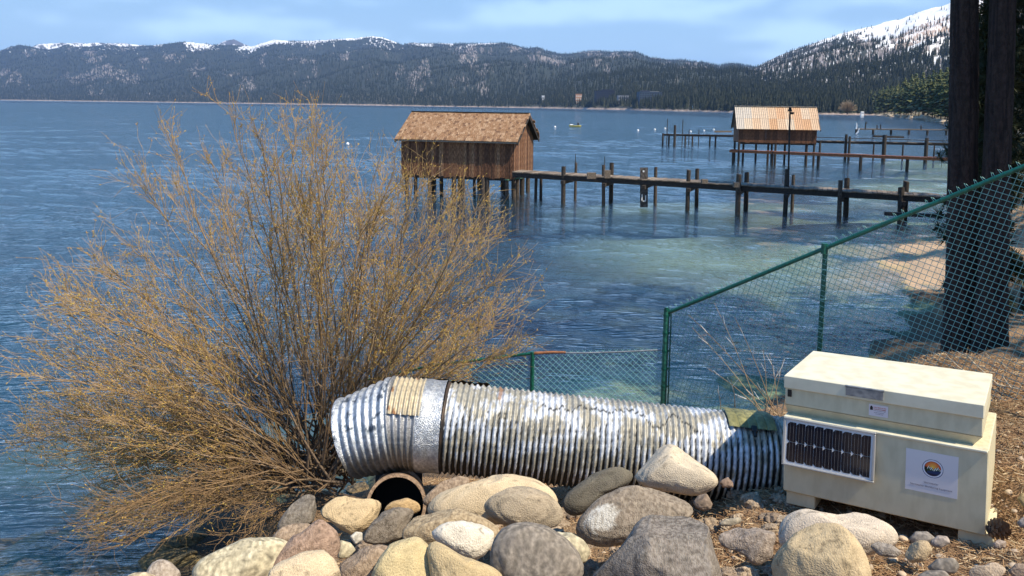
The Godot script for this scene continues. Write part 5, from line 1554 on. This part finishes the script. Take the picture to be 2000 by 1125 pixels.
func build_pines() -> void:
	var b := MB.new()
	var r2 := RandomNumberGenerator.new(); r2.seed = 8
	for k in 26:
		var d := Vector3(r2.randfn(), r2.randfn() * 0.8 + 0.35, r2.randfn()).normalized()
		var s := d.cross(Vector3(0.2, 0.9, 0.3)).normalized() * 0.016
		var L := r2.randf_range(0.18, 0.30)
		b.tri(-s, s, d * L)
	tuft = b.mesh()
	var g := func(x: float, d: float) -> Vector3: return Vector3(x, ground_y(x, d) , -d)
	pine("thick dark pine trunk, the left of the pair behind the fence", g.call(at(1886, 640, 15.0).x, 15.0), 25, 0.30, 9.6, 3.4, 2600, 60, Vector3(-1.75, 0, 0))
	pine("thinner dark pine trunk, the right of the pair behind the fence", g.call(at(1941, 640, 14.5).x, 14.5), 23, 0.275, 9.6, 3.2, 2200, 52, Vector3(-1.1, 0, 0))
	pine("pine tree right of the fence beyond the edge of view", g.call(12.8, 11.6), 25, 0.33, 5.0, 4.2, 3400, 70)
	pine("leaning pine tree on the slope above the fence out of view", g.call(15.5, 15.5), 27, 0.33, 4.5, 4.2, 3200, 70)
	pine("pine tree behind the trunk pair, its low boughs hanging over the slope", g.call(15.6, 19.5), 24, 0.28, 3.8, 3.4, 3000, 60)
	pine("dark full pine crown between and right of the pair of trunks", g.call(23.4, 33.0), 22, 0.26, 2.2, 4.0, 3600, 80, Vector3.ZERO, 0.8)
	pine("dark pine deeper in the grove at the right edge", g.call(24.6, 36.0), 24, 0.28, 1.5, 4.2, 3600, 80, Vector3.ZERO, 0.8)
	pine("pine at the back of the grove close to the lake", g.call(28.6, 42.0), 21, 0.25, 2.0, 3.8, 3000, 70, Vector3.ZERO, 0.8)
	pine("farthest pine of the grove by the pier landing", g.call(35.8, 54.0), 23, 0.28, 1.5, 4.4, 3000, 70, Vector3.ZERO, 0.8)
	pine("slim young pine filling the gap between the pair of trunks", g.call(at(1921, 400, 18.5).x, 18.5), 9, 0.07, 0.8, 0.75, 2200, 60, Vector3.ZERO, 0.7)
	pine("young dark pine close behind the right trunk at the right edge", g.call(at(2030, 300, 20.0).x, 20.0), 14, 0.12, 3.3, 1.7, 3000, 60, Vector3.ZERO, 0.7)
	pine("pine high on the slope out of view behind the grove", g.call(29.0, 22.0), 26, 0.3, 3.0, 4.2, 3200, 70)

# ---------------------------------------------------------------- litter, weeds, pebbles
func build_litter() -> void:
	var where := []; var cl := []
	for k in 42000:
		var x := rng.randf_range(-1.8, 6.2); var d := rng.randf_range(4.3, 9.2)
		if x < 1.6 and rng.randf() < 0.6: continue
		if d < 4.3 + (0.6 if x < 1.5 else 0.0): continue
		var y := ground_y_cached(x, d)
		var a := rng.randf() * TAU
		var L := rng.randf_range(0.05, 0.14)
		var th := rng.randf_range(0.7, 1.6)
		var dir := Vector3(cos(a), rng.randf_range(-0.1, 0.4), sin(a)).normalized()
		var s := dir.cross(Vector3.UP).normalized()
		where.append(Transform3D(Basis(dir * L, s.cross(dir) * th, s * th), Vector3(x, y + rng.randf_range(0.0, 0.035), -d)))
		cl.append(Color(0.42, 0.27, 0.14).lerp(Color(0.20, 0.11, 0.06), rng.randf()) if rng.randf() < 0.8 else Color(0.58, 0.46, 0.30))
	var b := MB.new()
	b.tube(line(Vector3(-0.5, 0, 0), Vector3(0.5, 0, 0)), 0.0032, 0.002, 3, false)
	scatter("pine_needle_litter", b.mesh(), M.twig, where, cl)
	where = []; cl = []
	for k in 900:
		var x := rng.randf_range(0.2, 6.0); var d := rng.randf_range(4.4, 7.0)
		if x < 2.3 and rng.randf() < 0.5: continue
		var s := 0.010 + 0.035 * pow(rng.randf(), 3.0)
		where.append(Transform3D(Basis.from_euler(Vector3(rng.randf() * 6, rng.randf() * 6, rng.randf() * 6)).scaled(Vector3(s, s * 0.7, s)), Vector3(x, ground_y_cached(x, d) + s * 0.3, -d)))
		var g := rng.randf()
		cl.append(Color(0.30, 0.24, 0.19).lerp(Color(0.52, 0.42, 0.31), g))
	var rad := PackedFloat32Array()
	for j in 24: rad.append(1.0 + 0.15 * sin(j * 1.9))
	var sp := SphereMesh.new(); sp.radius = 1.0; sp.height = 1.7; sp.radial_segments = 9; sp.rings = 5
	scatter("pebbles", sp, M.vc, where, cl)
	# dry grass on the slope at the right and along the fence foot
	where = []; cl = []
	for k in 5200:
		var x := rng.randf_range(3.6, 6.6); var d := rng.randf_range(5.4, 9.6)
		if k > 3600:
			x = rng.randf_range(1.9, 5.0); d = 9.3 - (x - 1.9) * 0.55 + rng.randf_range(-0.4, 0.35)
		elif x < 4.4 + nz.get_noise_2d(x * 20, d * 20): continue
		if nz.get_noise_2d(x * 40.0, d * 40.0) < -0.05: continue
		var a := rng.randf() * TAU
		var L := rng.randf_range(0.06, 0.22)
		var dir := Vector3(cos(a) * 0.9, rng.randf_range(0.3, 1.0), sin(a) * 0.9).normalized()
		var s := dir.cross(Vector3(0.3, 0.1, 0.9)).normalized()
		where.append(Transform3D(Basis(s, dir * L, s.cross(dir)), Vector3(x, ground_y_cached(x, d) - 0.01, -d)))
		cl.append(Color(0.50, 0.38, 0.21).lerp(Color(0.30, 0.20, 0.11), rng.randf()))
	b = MB.new()
	b.tube(PackedVector3Array([Vector3.ZERO, Vector3(0.006, 0.5, 0), Vector3(0.03, 1.0, 0)]), 0.003, 0.001, 3, false)
	scatter("dry_grass", b.mesh(), M.twig, where, cl)
	# tall dead stalks behind the pipe
	var root := thing("dead_weed", "clump of tall pale dead stalks behind the pipe left of the cabinet", "weeds")
	var foot := at(1512, 812, 8.5)
	for q in [[1395, 592], [1345, 615], [1352, 640], [1435, 620], [1490, 680], [1428, 742], [1400, 760], [1502, 690], [1460, 770], [1475, 752], [1520, 720], [1536, 740], [1440, 775], [1382, 720], [1530, 700]]:
		var st := foot + Vector3(rng.randf_range(-0.16, 0.1), 0, rng.randf_range(-0.1, 0.1))
		if q[0] in [1428, 1400]: st = at(q[0] + 7, 815, 8.6)
		var tip := at(q[0], q[1], 8.5 + rng.randf_range(-0.2, 0.2))
		var mid := st.lerp(tip, 0.5) + Vector3(0.03, 0.06, 0)
		b = MB.new()
		var pts := PackedVector3Array()
		for j in 6: pts.append(bez(st, mid, tip, j / 5.0))
		var pc := Color(0.44, 0.34, 0.22).lerp(Color(0.26, 0.17, 0.10), rng.randf())
		b.tube(pts, 0.005, 0.0018, 4, false, pc, pc)
		for j in 2:
			var o: Vector3 = pts[3 + j]
			b.tube(line(o, o + (tip - st).normalized() * 0.09 + Vector3(rng.randfn() * 0.03, 0.02, rng.randfn() * 0.03)), 0.0025, 0.0015, 3, false)
		put("stalk", b.mesh(), M.twig, root)
	var root2 := thing("dead_branch", "pale forked dead twig lying on the slope behind the cabinet", "branch")
	for q in [[[1990, 760], [1950, 752], [1905, 712], [1885, 690]], [[1905, 712], [1893, 700], [1868, 686]], [[1975, 758], [1960, 738], [1958, 728]], [[1900, 735], [1870, 715], [1845, 690]]]:
		b = MB.new()
		var pts := PackedVector3Array()
		for w in q: pts.append(at(w[0], w[1], 7.9 + (1990 - w[0]) * 0.004))
		b.tube(pts, 0.008, 0.004, 5, false, Color(0.55, 0.46, 0.34), Color(0.50, 0.40, 0.28))
		put("twig", b.mesh(), M.twig, root2)
	# pine cone by the cabinet foot
	var pc2 := thing("pine_cone", "dark brown pine cone lying by the right foot of the cabinet", "pine cone", at(1949, 1034, 5.75))
	b = MB.new()
	for k in 70:
		var f := k / 70.0
		var a := k * 2.39996
		var rr := 0.055 * sin(PI * (0.12 + f * 0.85)) + 0.012
		var o := Vector3((f - 0.5) * 0.15, cos(a) * rr, sin(a) * rr)
		var out := Vector3(0.5, cos(a), sin(a)).normalized()
		var tg := Vector3(0, -sin(a), cos(a)) * 0.016
		b.col = Color(0.11, 0.065, 0.04).lerp(Color(0.22, 0.14, 0.08), rng.randf())
		b.quad(o * Vector3(1, 0.4, 0.4) - tg * 0.6, o * Vector3(1, 0.4, 0.4) + tg * 0.6, o + out * 0.02 + tg, o + out * 0.02 - tg)
	put("scales", b.mesh(), M.twig, pc2).set_meta("kind", "stuff")
	b = MB.new()
	b.tube(PackedVector3Array([Vector3(-0.075, 0, 0), Vector3(-0.03, 0, 0), Vector3(0.04, 0, 0), Vector3(0.08, 0, 0)]), 0.03, 0.015, 8)
	put("core", b.mesh(), M.dark_wood, pc2)
	# small stones packed between the boulders
	where = []; cl = []
	for k in 420:
		var x := rng.randf_range(-3.0, 2.6); var d := rng.randf_range(4.4, 7.4)
		var s := rng.randf_range(0.03, 0.10)
		where.append(Transform3D(Basis.from_euler(Vector3(rng.randf() * 6, rng.randf() * 6, rng.randf() * 6)).scaled(Vector3(s, s * 0.7, s * 0.9)), Vector3(x, ground_y_cached(x, d) + s * 0.2, -d)))
		cl.append(Color(0.26, 0.20, 0.15).lerp(Color(0.50, 0.40, 0.29), rng.randf()))
	scatter("rubble", lump_mesh(rad, Vector3.RIGHT, Vector3.UP, Vector3.BACK, 1.0, 1.0, Color(1, 1, 1), 4, 5, 0.3, Vector3.ZERO, 0.15), M.rock[1], where, cl)
	# stones under the shallow water at the left
	where = []; cl = []
	for k in 260:
		var x := rng.randf_range(-8.5, -2.0); var d := rng.randf_range(7.5, 12.5)
		var gy := ground_y_cached(x, d)
		if gy > 0.1 or gy < -1.4: continue
		var s := rng.randf_range(0.06, 0.26)
		where.append(Transform3D(Basis.from_euler(Vector3(rng.randf_range(-0.4, 0.4), rng.randf() * 6, 0)).scaled(Vector3(s, s * 0.55, s * 0.8)), Vector3(x, gy, -d)))
		cl.append(Color(0.14, 0.13, 0.06).lerp(Color(0.28, 0.21, 0.12), rng.randf()))
	scatter("submerged_stones", lump_mesh(rad, Vector3.RIGHT, Vector3.UP, Vector3.BACK, 1.0, 1.0, Color(1, 1, 1), 3, 8, 0.3, Vector3.ZERO, 0.12), M.rock[1], where, cl)

var gy_cache := {}
func ground_y_cached(x: float, d: float) -> float: # bilinear over a 0.25 m lattice
	var fx := floorf(x * 4.0); var fd := floorf(d * 4.0)
	var h := []
	for q in [[0, 0], [1, 0], [0, 1], [1, 1]]:
		var key := Vector2i(int(fx) + q[0], int(fd) + q[1])
		if not gy_cache.has(key): gy_cache[key] = ground_y(key.x / 4.0, key.y / 4.0)
		h.append(gy_cache[key])
	var tx := x * 4.0 - fx; var td := d * 4.0 - fd
	return lerpf(lerpf(h[0], h[1], tx), lerpf(h[2], h[3], tx), td)

# ---------------------------------------------------------------- scene
func sky_cover() -> ImageTexture:
	var im := Image.create(1024, 512, false, Image.FORMAT_RGBA8)
	var f := FastNoiseLite.new(); f.seed = 21; f.frequency = 1.0; f.fractal_octaves = 5
	for y in 512:
		var el := (0.5 - (y + 0.5) / 512.0) * PI
		for x in 1024:
			var a := 0.0
			if el > 0.0:
				var az := TAU * x / 1024.0
				var v := Vector3(cos(az) * cos(el), sin(el), sin(az) * cos(el))
				var w := f.get_noise_3d(v.x * 2.2, v.y * 17.0, v.z * 2.2) + 0.45 * f.get_noise_3d(v.x * 7.0, v.y * 34.0, v.z * 7.0 + 4.0)
				a = smoothstep(-0.02, 0.38, w) * (0.8 if el < 0.5 else 0.45)
			im.set_pixel(x, y, Color(0.80, 0.87, 0.95, a))
	return ImageTexture.create_from_image(im)

func _ready() -> void:
	rng.seed = 4711
	nz.seed = 12; nz.frequency = 0.05; nz.fractal_octaves = 4
	nz2.seed = 99; nz2.frequency = 0.05; nz2.fractal_octaves = 3
	RB = Basis(Vector3.RIGHT, deg_to_rad(-7.0)) * Basis(Vector3.BACK, deg_to_rad(0.75))
	# camera: a shifted lens, as the photograph is a crop
	var cam := Camera3D.new(); cam.name = "camera"
	add_child(cam)
	cam.near = 0.1; cam.far = 30000.0
	cam.set_frustum(0.1 * 1125.0 / FP, Vector2(0, -0.1 * 162.5 / FP), 0.1, 30000.0)
	cam.transform = Transform3D(RB, Vector3(0, EYE, 0))
	cam.current = true
	# sky
	var we := WorldEnvironment.new(); we.name = "world_environment"
	var env := Environment.new()
	env.background_mode = Environment.BG_SKY
	var sm := ProceduralSkyMaterial.new()
	sm.sky_top_color = lin(0.03, 0.19, 0.50)
	sm.sky_horizon_color = lin(0.50, 0.70, 0.87)
	sm.sky_curve = 0.14
	sm.ground_bottom_color = lin(0.12, 0.12, 0.12); sm.ground_horizon_color = lin(0.3, 0.36, 0.42)
	sm.sky_cover = sky_cover()
	sm.sky_cover_modulate = Color(0.62, 0.62, 0.62, 1)
	var sky := Sky.new(); sky.sky_material = sm
	env.sky = sky
	env.tonemap_mode = Environment.TONE_MAPPER_LINEAR
	env.tonemap_exposure = 1.47
	env.fog_enabled = true; env.fog_density = 0.00004; env.fog_light_color = Color(0.58, 0.75, 1.0)
	env.sdfgi_enabled = true; env.ssao_enabled = true; env.ssil_enabled = true
	we.environment = env
	add_child(we)
	# sun: high, from behind the right shoulder
	var sun := DirectionalLight3D.new(); sun.name = "sun"
	sun.light_energy = 1.6; sun.light_color = Color(1.0, 0.94, 0.83); sun.light_angular_distance = 0.5
	sun.shadow_enabled = true; sun.sky_mode = DirectionalLight3D.SKY_MODE_LIGHT_ONLY
	add_child(sun)
	var az := deg_to_rad(34.0); var el := deg_to_rad(55.0)
	var to_sun := Vector3(cos(az) * cos(el), sin(el), sin(az) * cos(el))
	sun.transform = Transform3D(Basis.looking_at(-to_sun, Vector3.UP), Vector3.ZERO)

	build_materials()
	build_ico()
	var ub := MB.new(); ub.box(Transform3D.IDENTITY, Vector3.ONE); unit = ub.mesh()
	for k in 3: pile_meshes.append(pile_mesh(0.13, 40 + k))
	build_ground()
	build_lake()
	build_mountains()
	build_right_shore()
	build_far_buildings()
	build_near_boathouse()
	build_near_pier()
	build_far_boathouse()
	build_far_piers()
	build_lake_things()
	build_pines()
	build_fences()
	build_pipe()
	build_drain()
	build_cabinet()
	build_rocks()
	build_willow()
	build_litter()
